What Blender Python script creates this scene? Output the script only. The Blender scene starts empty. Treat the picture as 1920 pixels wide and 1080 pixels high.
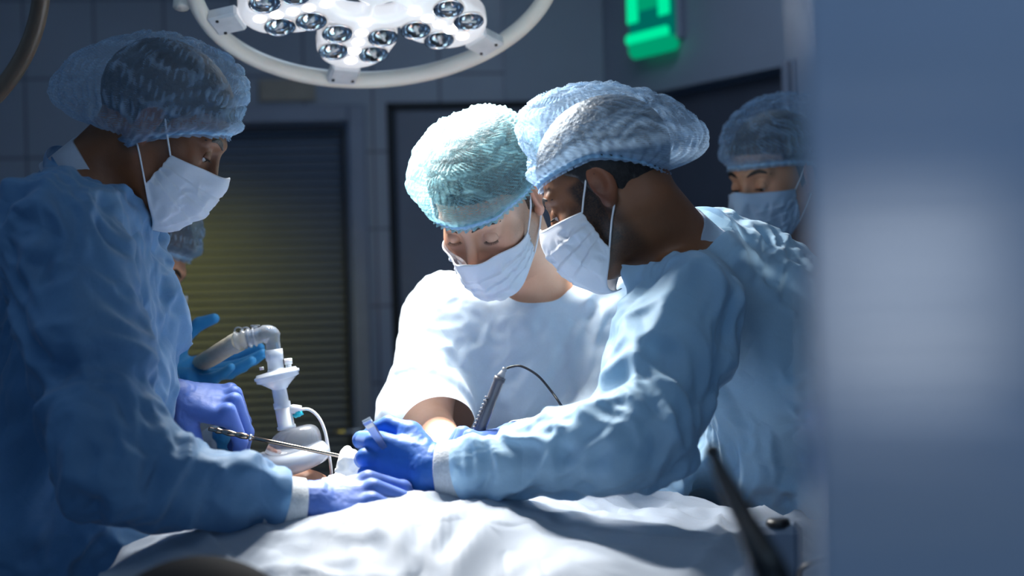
import bpy, math, random
import numpy as np
from mathutils import Vector, Matrix

# ------------------------------------------------------------------ camera, world, key lights, exposure
SC = bpy.context.scene
W, H, FPX = 1920.0, 1080.0, 2667.0
CAM = np.array([0.0, 0.0, 1.40])
ROLL = math.radians(1.6)
cd = bpy.data.cameras.new('camera'); camera = bpy.data.objects.new('camera', cd)
SC.collection.objects.link(camera); SC.camera = camera
cd.sensor_width = 36.0; cd.lens = 36.0*FPX/W
camera.location = tuple(CAM); camera.rotation_euler = (math.radians(90), ROLL, 0)
cd.clip_start = 0.02
cd.dof.use_dof = True; cd.dof.focus_distance = 2.08; cd.dof.aperture_fstop = 2.6

def P(px, py, d):
    """point of the room seen at photo pixel (px, py) at distance d along the view axis"""
    u = (px-W/2)/FPX*d; v = -(py-H/2)/FPX*d
    c, s = math.cos(ROLL), math.sin(ROLL)
    return np.array([u*c+v*s, d, CAM[2]-u*s+v*c])
def to_px(p):
    q = np.asarray(p)-CAM; d = q[..., 1]
    c, s = math.cos(ROLL), math.sin(ROLL)
    u = q[..., 0]*c-q[..., 2]*s; v = q[..., 0]*s+q[..., 2]*c
    return W/2+u/d*FPX, H/2-v/d*FPX

world = bpy.data.worlds.new('world'); SC.world = world; world.use_nodes = True
bg = world.node_tree.nodes['Background']
bg.inputs[0].default_value = (0.16, 0.36, 0.80, 1); bg.inputs[1].default_value = 0.10
SC.view_settings.view_transform = 'Standard'; SC.view_settings.look = 'None'
SC.view_settings.exposure = 0.06; SC.view_settings.gamma = 1.0
SC.view_settings.use_curve_mapping = False
SC.cycles.use_denoising = True
SC.cycles.max_bounces = 6; SC.cycles.transparent_max_bounces = 12
SC.cycles.use_adaptive_sampling = True; SC.cycles.adaptive_threshold = .025
SC.cycles.sample_clamp_indirect = 4.0; SC.cycles.sample_clamp_direct = 0.0
SC.cycles.caustics_reflective = False; SC.cycles.caustics_refractive = False

def aim(o, target):
    d = Vector(target)-o.location
    o.rotation_euler = d.to_track_quat('-Z', 'Y').to_euler()
def A_(*v): return np.array(v, float)
def area_light(name, loc, target, size, power, color, size_y=None, spread=180):
    l = bpy.data.lights.new(name, 'AREA'); l.energy = power; l.color = color
    l.shape = 'RECTANGLE' if size_y else 'DISK'; l.size = size
    if size_y: l.size_y = size_y
    l.spread = math.radians(spread)
    o = bpy.data.objects.new(name, l); SC.collection.objects.link(o)
    o.location = tuple(loc); aim(o, target); return o
def spot_light(name, loc, target, deg, power, color, size=0.1, blend=0.6):
    l = bpy.data.lights.new(name, 'SPOT'); l.energy = power; l.color = color
    l.spot_size = math.radians(deg); l.spot_blend = blend; l.shadow_soft_size = size
    o = bpy.data.objects.new(name, l); SC.collection.objects.link(o)
    o.location = tuple(loc); aim(o, target); return o
# surgical lamp: where its six petals really are (the ring is built further down around the same centre)
LC = np.array([-.2101, 2.35, 1.9107]); LN = np.array([.0898, -.3943, -.9146])
LU = np.array([.9952, 0, .0977]); LV = np.array([-.0385, -.9190, .3924])
SITE = LC+LN*.92
for k in range(6):
    a = math.radians(-171+60*k); q = LC+.165*(math.cos(a)*LU+math.sin(a)*LV)+LN*.045
    spot_light('lamp_petal_light', q, SITE+.25*(q-LC)+A_(.22, .02, 0), 88, 35.0, (1.0, .975, .93), .05, 1.0)
# added cool fill from behind the photographer and from the ceiling, sources unseen
area_light('cool_fill_light', (-.9, -1.45, 1.75), (-.3, 2.4, 1.2), 1.5, 5.0, (.26, .58, 1.0), 1.0)
SAT = A_(-.16, 1.25, 2.28); spot_light('chest_fill_light', SAT, (.03, 2.38, 1.25), 30, 7.0, (1.0, .985, .96), .10, .8)  # added spot evening out the middle gown, its source out of view
area_light('ceiling_fill_light', (.2, 3.5, 2.92), (.2, 3.5, 0), 1.1, 8.0, (.55, .74, 1.0), .6)
area_light('ceiling_fill_light', (.2, .6, 2.92), (.2, .6, 0), 1.1, 4.0, (.40, .68, 1.0), .6)
area_light('ceiling_fill_light', (-1.7, 1.9, 2.92), (-1.7, 1.9, 0), 1.1, 4.0, (.26, .56, 1.0), .6)
area_light('ceiling_fill_light', (1.35, -.75, 2.92), (1.35, -.75, 0), 1.1, 16.0, (.62, .80, 1.0), .6)  # added to brighten the blue door leaf
spot_light('door_tint_light', (-1.28, 4.30, 1.62), (-1.12, 4.95, 1.36), 92, 10.0, (1.0, .84, .06), .05, .9)  # added yellow spot tinting the louvred door, no lamp known there

# ------------------------------------------------------------------ numeric helpers
def A3(*v): return np.array(v, dtype=np.float64)
def unit(v): v = np.asarray(v, float); return v/np.linalg.norm(v)
def sstep(a, b, x): t = np.clip((x-a)/(b-a), 0, 1); return t*t*(3-2*t)
def _hash(ix, iy, iz, seed):
    h = (ix*374761393 + iy*668265263 + iz*2147483647 + seed*974634777) & 0xffffffff
    h = ((h ^ (h >> 13))*1274126177) & 0xffffffff
    return ((h ^ (h >> 16)) & 0xffff)/65535.0
def vnoise(p, seed=0):
    p = np.asarray(p, float); i = np.floor(p).astype(np.int64); f = p-i; f = f*f*f*(f*(f*6-15)+10)
    r = 0
    for dx in (0, 1):
        wx = f[..., 0] if dx else 1-f[..., 0]
        for dy in (0, 1):
            wy = f[..., 1] if dy else 1-f[..., 1]
            for dz in (0, 1):
                wz = f[..., 2] if dz else 1-f[..., 2]
                r = r + wx*wy*wz*_hash(i[..., 0]+dx, i[..., 1]+dy, i[..., 2]+dz, seed)
    return r*2-1
def fbm(p, octaves=3, seed=0):
    s = 0; a = 1.0
    for k in range(octaves): s = s+a*vnoise(p*(2.03**k), seed+k); a *= 0.5
    return s
def ridged(p, octaves=3, seed=0):
    s = 0; a = 1.0
    for k in range(octaves): s = s+a*(1-np.abs(vnoise(p*(2.1**k), seed+k))*2); a *= 0.5
    return s

# signed distance shapes, p is (N,3)
def ell(p, c, r, R=None):
    q = p-np.asarray(c, float)
    if R is not None: q = q@R          # columns of R are the axes of the shape
    r = np.asarray(r, float)
    k0 = np.sqrt(((q/r)**2).sum(1)); k1 = np.sqrt(((q/(r*r))**2).sum(1))
    return k0*(k0-1)/np.maximum(k1, 1e-9)
def cone(p, a, b, ra, rb):
    a = np.asarray(a, float); ba = np.asarray(b, float)-a; q = p-a
    h = np.clip(q@ba/(ba@ba), 0, 1)
    return np.sqrt(((q-h[:, None]*ba)**2).sum(1))-(ra+(rb-ra)*h)
def rbox(p, c, s, r, R=None):
    q = p-np.asarray(c, float)
    if R is not None: q = q@R
    q = np.abs(q)-(np.asarray(s, float)-r)
    return np.sqrt((np.maximum(q, 0)**2).sum(1))+np.minimum(q.max(1), 0)-r
def smin(a, b, k):
    h = np.clip(0.5+0.5*(b-a)/k, 0, 1); return b*(1-h)+a*h-k*h*(1-h)
def smax(a, b, k): return -smin(-a, -b, k)

def surface_nets(D, lo, res):
    S = D < 0
    nx, ny, nz = D.shape
    offs = [(0,0,0),(1,0,0),(0,1,0),(0,0,1),(1,1,0),(1,0,1),(0,1,1),(1,1,1)]
    cnt = np.zeros((nx-1, ny-1, nz-1), np.int8)
    for o in offs: cnt += S[o[0]:nx-1+o[0], o[1]:ny-1+o[1], o[2]:nz-1+o[2]]
    act = (cnt > 0) & (cnt < 8)
    ii = np.argwhere(act)
    idx = -np.ones(act.shape, dtype=np.int32); idx[act] = np.arange(len(ii))
    c = np.zeros((len(ii), 3)); n = np.zeros(len(ii))
    val = {o: D[ii[:, 0]+o[0], ii[:, 1]+o[1], ii[:, 2]+o[2]].astype(float) for o in offs}
    for a in offs:
        for ax in range(3):
            if a[ax]: continue
            b = list(a); b[ax] = 1
            da, db = val[a], val[tuple(b)]
            m = (da < 0) != (db < 0)
            if not m.any(): continue
            t = da[m]/(da[m]-db[m])
            pt = np.tile(np.array(a, float), (len(t), 1)); pt[:, ax] += t
            c[m] += pt; n[m] += 1
    verts = (ii+c/n[:, None])*res+np.asarray(lo)
    faces = []
    for ax in range(3):
        sl0 = [slice(None)]*3; sl1 = [slice(None)]*3
        sl0[ax] = slice(0, -1); sl1[ax] = slice(1, None)
        m = S[tuple(sl0)] != S[tuple(sl1)]
        e = np.argwhere(m); s = S[tuple(sl0)][m]
        u, v = (ax+1) % 3, (ax+2) % 3
        ok = (e[:, u] > 0) & (e[:, v] > 0) & (e[:, u] < D.shape[u]-1) & (e[:, v] < D.shape[v]-1)
        e = e[ok]; s = s[ok]
        q = []
        for du, dv in ((0, 0), (1, 0), (1, 1), (0, 1)):
            w = e.copy(); w[:, u] -= du; w[:, v] -= dv
            q.append(idx[w[:, 0], w[:, 1], w[:, 2]])
        q = np.stack(q, 1); q[s] = q[s][:, ::-1]
        q = q[:, ::-1]
        faces.append(q)
    faces = np.concatenate(faces)
    return verts, faces[(faces >= 0).all(1)]

def sdf_grid(fn, lo, hi, res):
    lo = np.asarray(lo, float); hi = np.asarray(hi, float)
    n = [int(math.ceil(v/(4*res)))*4+1 for v in (hi-lo)]
    ax = [lo[k]+np.arange(n[k])*res for k in range(3)]
    g = np.stack(np.meshgrid(*[a[::4] for a in ax], indexing='ij'), -1)
    C = fn(g.reshape(-1, 3)).reshape(g.shape[:3]).astype(np.float32)
    D = C
    for k in range(3):                                   # linear upsample x4
        a = D; m = a.shape[k]-1
        sl = [slice(None)]*3; sl[k] = slice(0, m); a0 = a[tuple(sl)]
        sl[k] = slice(1, m+1); a1 = a[tuple(sl)]
        st = np.stack([a0*(1-t)+a1*t for t in (0, .25, .5, .75)], k+1)
        shp = list(a0.shape); shp[k] *= 4
        st = st.reshape(shp)
        sl[k] = slice(m, m+1)
        D = np.concatenate([st, a[tuple(sl)]], k)
    near = np.abs(D) < 5.0*res
    ix = np.argwhere(near)
    pts = np.stack([ax[k][ix[:, k]] for k in range(3)], 1)
    vals = np.concatenate([fn(pts[i:i+400000]) for i in range(0, len(pts), 400000)])
    D[near] = vals
    return D

def mesh_of(fn, lo, hi, res):
    return surface_nets(sdf_grid(fn, lo, hi, res), lo, res)

def grid_sampler(D, lo, res):
    lo = np.asarray(lo, float); sh = np.array(D.shape)-1.001
    G = np.stack(np.gradient(D, res), -1)
    def f(p):
        q = np.clip((p-lo)/res, 0, sh); i = q.astype(int); t = q-i
        d = 0; g = 0
        for dx in (0, 1):
            wx = t[:, 0] if dx else 1-t[:, 0]
            for dy in (0, 1):
                wy = t[:, 1] if dy else 1-t[:, 1]
                for dz in (0, 1):
                    w = wx*wy*(t[:, 2] if dz else 1-t[:, 2])
                    ii = (i[:, 0]+dx, i[:, 1]+dy, i[:, 2]+dz)
                    d = d+w*D[ii]; g = g+w[:, None]*G[ii]
        return d, g/np.maximum(np.linalg.norm(g, axis=1, keepdims=True), 1e-6)
    return f

# ------------------------------------------------------------------ linking objects
def np_mesh(name, verts, faces, smooth=True):
    me = bpy.data.meshes.new(name)
    verts = np.asarray(verts, dtype=np.float32)
    if isinstance(faces, np.ndarray):
        k = faces.shape[1]; nf = len(faces)
        me.vertices.add(len(verts)); me.vertices.foreach_set('co', verts.ravel())
        me.loops.add(nf*k); me.loops.foreach_set('vertex_index', faces.astype(np.int32).ravel())
        me.polygons.add(nf)
        me.polygons.foreach_set('loop_start', np.arange(0, nf*k, k, dtype=np.int32))
        try: me.polygons.foreach_set('loop_total', np.full(nf, k, dtype=np.int32))
        except Exception: pass
        me.update(calc_edges=True); me.validate()
    else:
        me.from_pydata([tuple(map(float, v)) for v in verts], [], [tuple(map(int, f)) for f in faces]); me.update()
    me.polygons.foreach_set('use_smooth', np.full(len(me.polygons), smooth))
    return me
def link(name, me, mat=None, parent=None, subsurf=0, solid=0.0):
    o = bpy.data.objects.new(name, me); SC.collection.objects.link(o)
    if mat is not None: me.materials.append(mat)
    if parent is not None: o.parent = parent
    if solid:
        m = o.modifiers.new('thickness', 'SOLIDIFY'); m.thickness = solid; m.offset = 0
    if subsurf:
        m = o.modifiers.new('smooth', 'SUBSURF'); m.levels = subsurf; m.render_levels = subsurf
    return o
def part(name, verts, faces, mat, parent=None, M=None, smooth=True, subsurf=0, solid=0.0):
    """verts in world space (or local space carried by M = (origin, 3x3)); children keep world space through an identity parent"""
    verts = np.asarray(verts, float)
    if M is not None: verts = verts@M[1].T+M[0]
    if parent is not None:
        base = np.array(root_loc(parent)); verts = verts-base
    return link(name, np_mesh(name, verts, faces, smooth), mat, parent, subsurf, solid)
def root_loc(o):
    v = Vector((0, 0, 0))
    while o is not None: v = v+o.location; o = o.parent
    return tuple(v)
def thing(name, label, cat, loc, group=None):
    o = bpy.data.objects.new(name, None); SC.collection.objects.link(o)
    o.empty_display_size = 0.05; o.location = tuple(map(float, loc))
    o['label'] = label; o['category'] = cat
    if group: o['group'] = group
    return o
def tag(o, label, cat, group=None):
    o['label'] = label; o['category'] = cat
    if group: o['group'] = group
    return o
def struct(name, verts, faces, mat, parent=None, smooth=False):
    o = part(name, verts, faces, mat, parent, smooth=smooth)
    if parent is None: o['kind'] = 'structure'
    return o
def recenter(o, c):
    """put the origin of a top-level mesh at c"""
    me = o.data; co = np.empty(len(me.vertices)*3, np.float32); me.vertices.foreach_get('co', co)
    co = co.reshape(-1, 3)-np.asarray(c, np.float32); me.vertices.foreach_set('co', co.ravel()); o.location = tuple(map(float, c)); return o

class MB:
    """collects simple solids into one mesh"""
    def __init__(s): s.v = []; s.f = []; s.n = 0
    def add(s, v, f):
        s.v.append(np.asarray(v, float)); s.f += [tuple(int(i)+s.n for i in q) for q in f]; s.n += len(v); return s
    def box(s, c, size, R=None, bevel=0.0):
        h = np.asarray(size, float)/2
        if bevel <= 0:
            v = np.array([[x, y, z] for x in (-1, 1) for y in (-1, 1) for z in (-1, 1)])*h
            f = [(0,1,3,2),(4,6,7,5),(0,4,5,1),(2,3,7,6),(0,2,6,4),(1,5,7,3)]
        else:
            b = min(bevel, *(h*0.98)); v = []; idx = {}
            for sx in (-1, 1):
                for sy in (-1, 1):
                    for sz in (-1, 1):
                        for k in range(3):
                            q = np.array([sx, sy, sz])*(h-b); q[k] += (sx, sy, sz)[k]*b
                            idx[(sx, sy, sz, k)] = len(v); v.append(q)
            f = []
            for k in range(3):
                u, w = (k+1) % 3, (k+2) % 3
                for s0 in (-1, 1):
                    cyc = []
                    for a, bb in ((-1, -1), (1, -1), (1, 1), (-1, 1)):
                        t = [0, 0, 0]; t[k] = s0; t[u] = a; t[w] = bb; cyc.append(idx[(*t, k)])
                    f.append(tuple(cyc if s0 > 0 else cyc[::-1]))
                    for s1 in (-1, 1):                     # edge strips between face k and face u
                        t0 = [0, 0, 0]; t0[k] = s0; t0[u] = s1
                        ta = list(t0); ta[w] = -1; tb = list(t0); tb[w] = 1
                        q = (idx[(*ta, k)], idx[(*ta, u)], idx[(*tb, u)], idx[(*tb, k)])
                        f.append(q if s0*s1 > 0 else q[::-1])
            for sx in (-1, 1):
                for sy in (-1, 1):
                    for sz in (-1, 1):
                        q = tuple(idx[(sx, sy, sz, k)] for k in range(3)); f.append(q if sx*sy*sz > 0 else q[::-1])
            v = np.array(v)
        if R is not None: v = v@np.asarray(R).T
        return s.add(v+np.asarray(c, float), f)
    def rings(s, rings, close=True, cap0=True, cap1=True):
        n = len(rings[0]); v = np.concatenate(rings); f = []
        for i in range(len(rings)-1):
            for j in range(n if close else n-1):
                k = (j+1) % n
                f.append((i*n+j, i*n+k, (i+1)*n+k, (i+1)*n+j))
        if cap0: f.append(tuple(range(n))[::-1])
        if cap1: f.append(tuple((len(rings)-1)*n+j for j in range(n)))
        return s.add(v, f)
    def tube(s, pts, r, n=12, cap=True):
        pts = np.asarray(pts, float); m = len(pts)
        r = np.full(m, r) if np.isscalar(r) else np.asarray(r, float)
        t = np.gradient(pts, axis=0); t /= np.maximum(np.linalg.norm(t, axis=1, keepdims=True), 1e-9)
        ref = np.array([0, 0, 1.0]) if abs(t[0][2]) < .9 else np.array([1.0, 0, 0])
        u = unit(np.cross(t[0], ref)); rs = []
        for i in range(m):
            u = unit(u-t[i]*(u@t[i])); w = np.cross(t[i], u)
            a = np.linspace(0, 2*np.pi, n, endpoint=False)[:, None]
            rs.append(pts[i]+r[i]*(np.cos(a)*u+np.sin(a)*w))
        return s.rings(rs, True, cap, cap)
    def lathe(s, prof, n=32, o=(0, 0, 0), R=None, caps=(True, True)):
        """prof: list of (radius, height) turned about the local z axis"""
        a = np.linspace(0, 2*np.pi, n, endpoint=False); rs = []
        for r, z in prof:
            q = np.stack([r*np.cos(a), r*np.sin(a), np.full(n, z)], 1)
            if R is not None: q = q@np.asarray(R).T
            rs.append(q+np.asarray(o, float))
        return s.rings(rs, True, *caps)
    def build(s, name, mat, parent=None, smooth=True, M=None, auto=None, subsurf=0):
        v = np.concatenate(s.v)
        if M is not None: v = v@M[1].T+M[0]
        if parent is not None: v = v-np.array(root_loc(parent))
        me = np_mesh(name, v, s.f, smooth)
        if auto is not None:
            try:
                me.polygons.foreach_set('use_smooth', np.full(len(me.polygons), True))
                me.set_sharp_from_angle(angle=math.radians(auto))
            except Exception: pass
        return link(name, me, mat, parent, subsurf)
def frame(fwd, up):
    """3x3 with columns x=fwd x up, y=fwd, z=up"""
    y = unit(fwd); up = np.asarray(up, float); z = unit(up-y*(up@y)); return np.stack([np.cross(y, z), y, z], 1)
def zframe(z, ref=(0, 1, 0)):
    z = unit(z); ref = np.asarray(ref, float)
    x = unit(np.cross(ref, z)) if abs(unit(ref)@z) < .98 else unit(np.cross((1, 0, 0), z))
    return np.stack([x, np.cross(z, x), z], 1)
def bez(pts, n=24):
    """smooth curve through the points (Catmull-Rom)"""
    p = np.asarray(pts, float); p = np.vstack([2*p[0]-p[1], p, 2*p[-1]-p[-2]]); out = []
    seg = len(p)-3
    for i in range(seg):
        m = max(2, n//seg)
        for t in np.linspace(0, 1, m, endpoint=(i == seg-1)):
            a, b, c, d = p[i:i+4]
            out.append(.5*((2*b)+(-a+c)*t+(2*a-5*b+4*c-d)*t*t+(-a+3*b-3*c+d)*t**3))
    return np.array(out)

# ------------------------------------------------------------------ materials
class NT:
    def __init__(s, name):
        s.m = bpy.data.materials.new(name); s.m.use_nodes = True; s.t = s.m.node_tree; s.t.nodes.clear()
        s.out = s.n('ShaderNodeOutputMaterial')
    def n(s, t, **kw):
        o = s.t.nodes.new(t)
        for k, v in kw.items():
            if k in ('op',): o.operation = v
            elif hasattr(o, k) and not k[0].isupper(): setattr(o, k, v)
        return o
    def l(s, a, b): s.t.links.new(a, b)
    def sock(s, v, sock):
        if isinstance(v, bpy.types.NodeSocket): s.l(v, sock)
        elif v is not None:
            if hasattr(sock, 'default_value') and hasattr(sock.default_value, '__len__') and not hasattr(v, '__len__'): v = (v, v, v)
            if hasattr(sock.default_value, '__len__') and len(sock.default_value) == 4 and len(v) == 3: v = (*v, 1)
            sock.default_value = v
    def coord(s, kind='Object', scale=(1, 1, 1), rot=(0, 0, 0)):
        c = s.n('ShaderNodeTexCoord'); m = s.n('ShaderNodeMapping'); s.l(c.outputs[kind], m.inputs[0])
        m.inputs['Scale'].default_value = scale; m.inputs['Rotation'].default_value = rot; return m.outputs[0]
    def noise(s, vec, scale, detail=3, rough=.5, dist=0):
        o = s.n('ShaderNodeTexNoise'); s.l(vec, o.inputs['Vector']); o.inputs['Scale'].default_value = scale
        o.inputs['Detail'].default_value = detail; o.inputs['Roughness'].default_value = rough; o.inputs['Distortion'].default_value = dist
        return o.outputs[0]
    def wave(s, vec, scale, dist=0, axis='X', detail=1, dscale=1):
        o = s.n('ShaderNodeTexWave'); s.l(vec, o.inputs['Vector']); o.bands_direction = axis
        o.inputs['Scale'].default_value = scale; o.inputs['Distortion'].default_value = dist
        o.inputs['Detail'].default_value = detail; o.inputs['Detail Scale'].default_value = dscale; return o.outputs['Fac']
    def voro(s, vec, scale, feature='F1'):
        o = s.n('ShaderNodeTexVoronoi'); o.feature = feature; s.l(vec, o.inputs['Vector']); o.inputs['Scale'].default_value = scale; return o.outputs[0]
    def math(s, op, a, b=0.5, clamp=False):
        o = s.n('ShaderNodeMath'); o.operation = op; o.use_clamp = clamp; s.sock(a, o.inputs[0]); s.sock(b, o.inputs[1]); return o.outputs[0]
    def ramp(s, fac, stops):
        o = s.n('ShaderNodeValToRGB'); s.l(fac, o.inputs[0]); e = o.color_ramp.elements
        while len(e) < len(stops): e.new(0.5)
        for k, (p, c) in enumerate(stops):
            e[k].position = p; e[k].color = (*c, 1) if hasattr(c, '__len__') else (c, c, c, 1)
        return o.outputs[0]
    def mix(s, fac, a, b):
        o = s.n('ShaderNodeMix'); o.data_type = 'RGBA'; s.sock(fac, o.inputs[0]); s.sock(a, o.inputs[6]); s.sock(b, o.inputs[7]); return o.outputs[2]
    def bump(s, h, strength, dist=0.01, normal=None):
        o = s.n('ShaderNodeBump'); s.l(h, o.inputs['Height']); o.inputs['Strength'].default_value = strength
        o.inputs['Distance'].default_value = dist
        if normal is not None: s.l(normal, o.inputs['Normal'])
        return o.outputs[0]
    def pbr(s, color, rough=.5, metal=0, normal=None, **kw):
        o = s.n('ShaderNodeBsdfPrincipled'); s.sock(color, o.inputs['Base Color']); s.sock(rough, o.inputs['Roughness'])
        s.sock(metal, o.inputs['Metallic'])
        if normal is not None: s.l(normal, o.inputs['Normal'])
        for k, v in kw.items(): s.sock(v, o.inputs[k.replace('_', ' ')])
        return o.outputs[0]
    def mixs(s, fac, a, b):
        o = s.n('ShaderNodeMixShader'); s.sock(fac, o.inputs[0]); s.l(a, o.inputs[1]); s.l(b, o.inputs[2]); return o.outputs[0]
    def done(s, sh): s.l(sh, s.out.inputs[0]); return s.m

def simple(name, color, rough=.5, metal=0, var=0.08, nscale=30, bump=0.0, **kw):
    t = NT(name); c = t.coord()
    n = t.noise(c, nscale, 3)
    lo = tuple(max(0, v*(1-var)) for v in color); hi = tuple(min(1, v*(1+var)) for v in color)
    nm = t.bump(n, bump, 0.002) if bump else None
    return t.done(t.pbr(t.ramp(n, [(.3, lo), (.7, hi)]), rough, metal, nm, **kw))
def emissive(name, color, strength):
    t = NT(name); e = t.n('ShaderNodeEmission'); e.inputs[0].default_value = (*color, 1); e.inputs[1].default_value = strength
    return t.done(e.outputs[0])
# ------------------------------------------------------------------ shared materials
MAT = {}
def skin_mat(name, col, deep, hair=(.012, .010, .009)):
    t = NT(name); c = t.coord()
    n1 = t.noise(c, 38, 4, .6); n2 = t.noise(c, 9, 2)
    base = t.mix(t.math('MULTIPLY', n1, .7), col, deep)
    base = t.mix(t.ramp(n2, [(.4, 0), (.75, .35)]), base, tuple(v*w for v, w in zip(col, (1.08, .8, .72))))
    a = t.n('ShaderNodeAttribute'); a.attribute_name = 'stubble'
    st = t.noise(c, 420, 2, .7)
    f = t.math('MULTIPLY', a.outputs['Fac'], t.ramp(st, [(.3, .72), (.62, 1.0)]), True)
    base = t.mix(f, base, hair)
    a2 = t.n('ShaderNodeAttribute'); a2.attribute_name = 'flush'
    base = t.mix(t.math('MULTIPLY', a2.outputs['Fac'], .45), base, (col[0]*.9, col[1]*.45, col[2]*.42))
    b = t.bump(t.noise(c, 260, 3, .6), .18, .0015)
    rough = t.ramp(n1, [(.2, .42), (.8, .58)])
    o = t.pbr(base, rough, 0, b, Subsurface_Weight=.12, Subsurface_Radius=(.012, .005, .003), Specular_IOR_Level=.42)
    return t.done(o)
def gown_mat(name, col, trans=.35, lace=.0):
    t = NT(name); c = t.coord()
    fib = t.noise(c, 320, 3, .7); big = t.noise(c, 4.5, 3)
    colr = t.mix(t.ramp(fib, [(.35, 0), (.7, .35)]), col, tuple(min(1, v*1.12+.03) for v in col))
    colr = t.mix(t.ramp(big, [(.35, 0), (.7, .35)]), colr, tuple(v*.90 for v in col))
    v = t.n('ShaderNodeTexVoronoi'); v.feature = 'DISTANCE_TO_EDGE'; v.inputs['Scale'].default_value = 8
    wv = t.n('ShaderNodeVectorMath'); wv.operation = 'ADD'; t.l(c, wv.inputs[0])
    nz = t.n('ShaderNodeTexNoise'); nz.inputs['Scale'].default_value = 5; t.l(c, nz.inputs['Vector'])
    sc = t.n('ShaderNodeVectorMath'); sc.operation = 'SCALE'; sc.inputs['Scale'].default_value = .25; t.l(nz.outputs['Color'], sc.inputs[0]); t.l(sc.outputs[0], wv.inputs[1])
    t.l(wv.outputs[0], v.inputs['Vector'])
    cr = t.ramp(v.outputs[0], [(0, 0), (.10, .7), (.35, 1)])
    nb = t.bump(cr, .15, .010); nb = t.bump(fib, .10, .001, nb)
    d = t.pbr(colr, .62, 0, nb, Specular_IOR_Level=.35, Sheen_Weight=.25, Sheen_Roughness=.5)
    tr = t.n('ShaderNodeBsdfTranslucent'); t.sock(colr, tr.inputs[0]); t.l(nb, tr.inputs['Normal'])
    o = t.mixs(trans, d, tr.outputs[0])
    return t.done(o)
def cap_mat(name, col, opac=.62):
    t = NT(name); c = t.coord()
    uv = t.n('ShaderNodeUVMap'); uv.uv_map = 'UVMap'
    m = t.n('ShaderNodeMapping'); t.l(uv.outputs[0], m.inputs[0]); u = m.outputs[0]
    a = t.wave(u, 30, 2.2, 'Y', 2, 6); b = t.wave(u, 16, 3.5, 'X', 2, 5)
    crepe = t.math('MULTIPLY', a, t.math('ADD', t.math('MULTIPLY', b, .6), .4))
    fib = t.noise(c, 210, 3, .75); cl = t.noise(c, 22, 3)
    at = t.n('ShaderNodeAttribute'); at.attribute_name = 'dense'
    op = t.math('ADD', t.math('ADD', opac-.22, t.math('MULTIPLY', crepe, .13)), t.math('MULTIPLY', cl, .22))
    op = t.math('ADD', op, t.math('MULTIPLY', t.math('SUBTRACT', fib, .5), .22))
    op = t.math('ADD', op, at.outputs['Fac'], True)
    nb = t.bump(crepe, .35, .002); nb = t.bump(fib, .12, .0008, nb)
    d = t.pbr(col, .6, 0, nb, Specular_IOR_Level=.3)
    tr = t.n('ShaderNodeBsdfTranslucent'); t.sock(col, tr.inputs[0])
    f = t.mixs(.35, d, tr.outputs[0])
    tp = t.n('ShaderNodeBsdfTransparent'); tp.inputs[0].default_value = (.93, .97, 1, 1)
    return t.done(t.mixs(op, tp.outputs[0], f))
def glove_mat(name, col, deep):
    t = NT(name); c = t.coord()
    n = t.noise(c, 55, 4, .6); n2 = t.noise(c, 16, 3)
    base = t.mix(t.ramp(n2, [(.35, 0), (.7, .5)]), col, deep)
    fine = t.noise(t.coord(scale=(1, 1, 1)), 130, 3, .55, 1.0)
    nb = t.bump(n, .16, .004); nb = t.bump(fine, .12, .0012, nb)
    return t.done(t.pbr(base, .50, 0, nb, Subsurface_Weight=.06, Subsurface_Radius=(.002, .004, .01), Specular_IOR_Level=.35, Sheen_Weight=.15))
def mask_mat(name, col):
    t = NT(name); c = t.coord()
    fib = t.noise(c, 380, 3, .7); n = t.noise(c, 40, 3)
    nb = t.bump(n, .12, .003); nb = t.bump(fib, .1, .0008, nb)
    base = t.mix(t.ramp(fib, [(.3, 0), (.7, .3)]), col, tuple(min(1, v*1.1) for v in col))
    d = t.pbr(base, .6, 0, nb, Specular_IOR_Level=.3, Sheen_Weight=.2)
    tr = t.n('ShaderNodeBsdfTranslucent'); t.sock(col, tr.inputs[0])
    return t.done(t.mixs(.25, d, tr.outputs[0]))
MAT['skin_dark'] = skin_mat('skin_dark_brown', (.20, .085, .040), (.12, .045, .020))
MAT['skin_brown'] = skin_mat('skin_brown', (.25, .115, .058), (.17, .068, .030))
MAT['skin_light'] = skin_mat('skin_light', (.62, .36, .24), (.52, .26, .16), (.05, .03, .02))
MAT['skin_tan'] = skin_mat('skin_tan', (.52, .30, .19), (.42, .20, .12), (.03, .02, .015))
MAT['skin_patient'] = skin_mat('skin_patient', (.42, .22, .14), (.33, .15, .085))
MAT['hair'] = simple('black_hair', (.012, .010, .010), .5, var=.4, nscale=180, bump=.8)
MAT['hair_brown'] = simple('brown_hair', (.035, .022, .014), .5, var=.4, nscale=180, bump=.8)
MAT['gown'] = gown_mat('gown_blue', (.54, .73, .88), .30)
MAT['gown_deep'] = gown_mat('gown_deep_blue', (.125, .29, .52), .25)
MAT['gown_mid'] = gown_mat('gown_mid_blue', (.43, .67, .89), .30)
MAT['gown_white'] = gown_mat('gown_pale', (.50, .61, .72), .30)
MAT['shirt'] = gown_mat('undershirt_grey_blue', (.42, .50, .62), .15)
MAT['navy'] = simple('scrubs_navy', (.02, .04, .09), .8, nscale=60, bump=.2)
MAT['cap'] = cap_mat('cap_blue', (.42, .60, .82), .33)
MAT['cap_green'] = cap_mat('cap_aqua', (.34, .64, .70), .37)
MAT['band'] = gown_mat('cap_band', (.40, .66, .88), .3)
MAT['mask'] = mask_mat('mask_white', (.80, .84, .90))
MAT['mask_blue'] = mask_mat('mask_blue', (.48, .66, .86))
MAT['loop'] = simple('ear_loop_white', (.78, .80, .84), .6)
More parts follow.
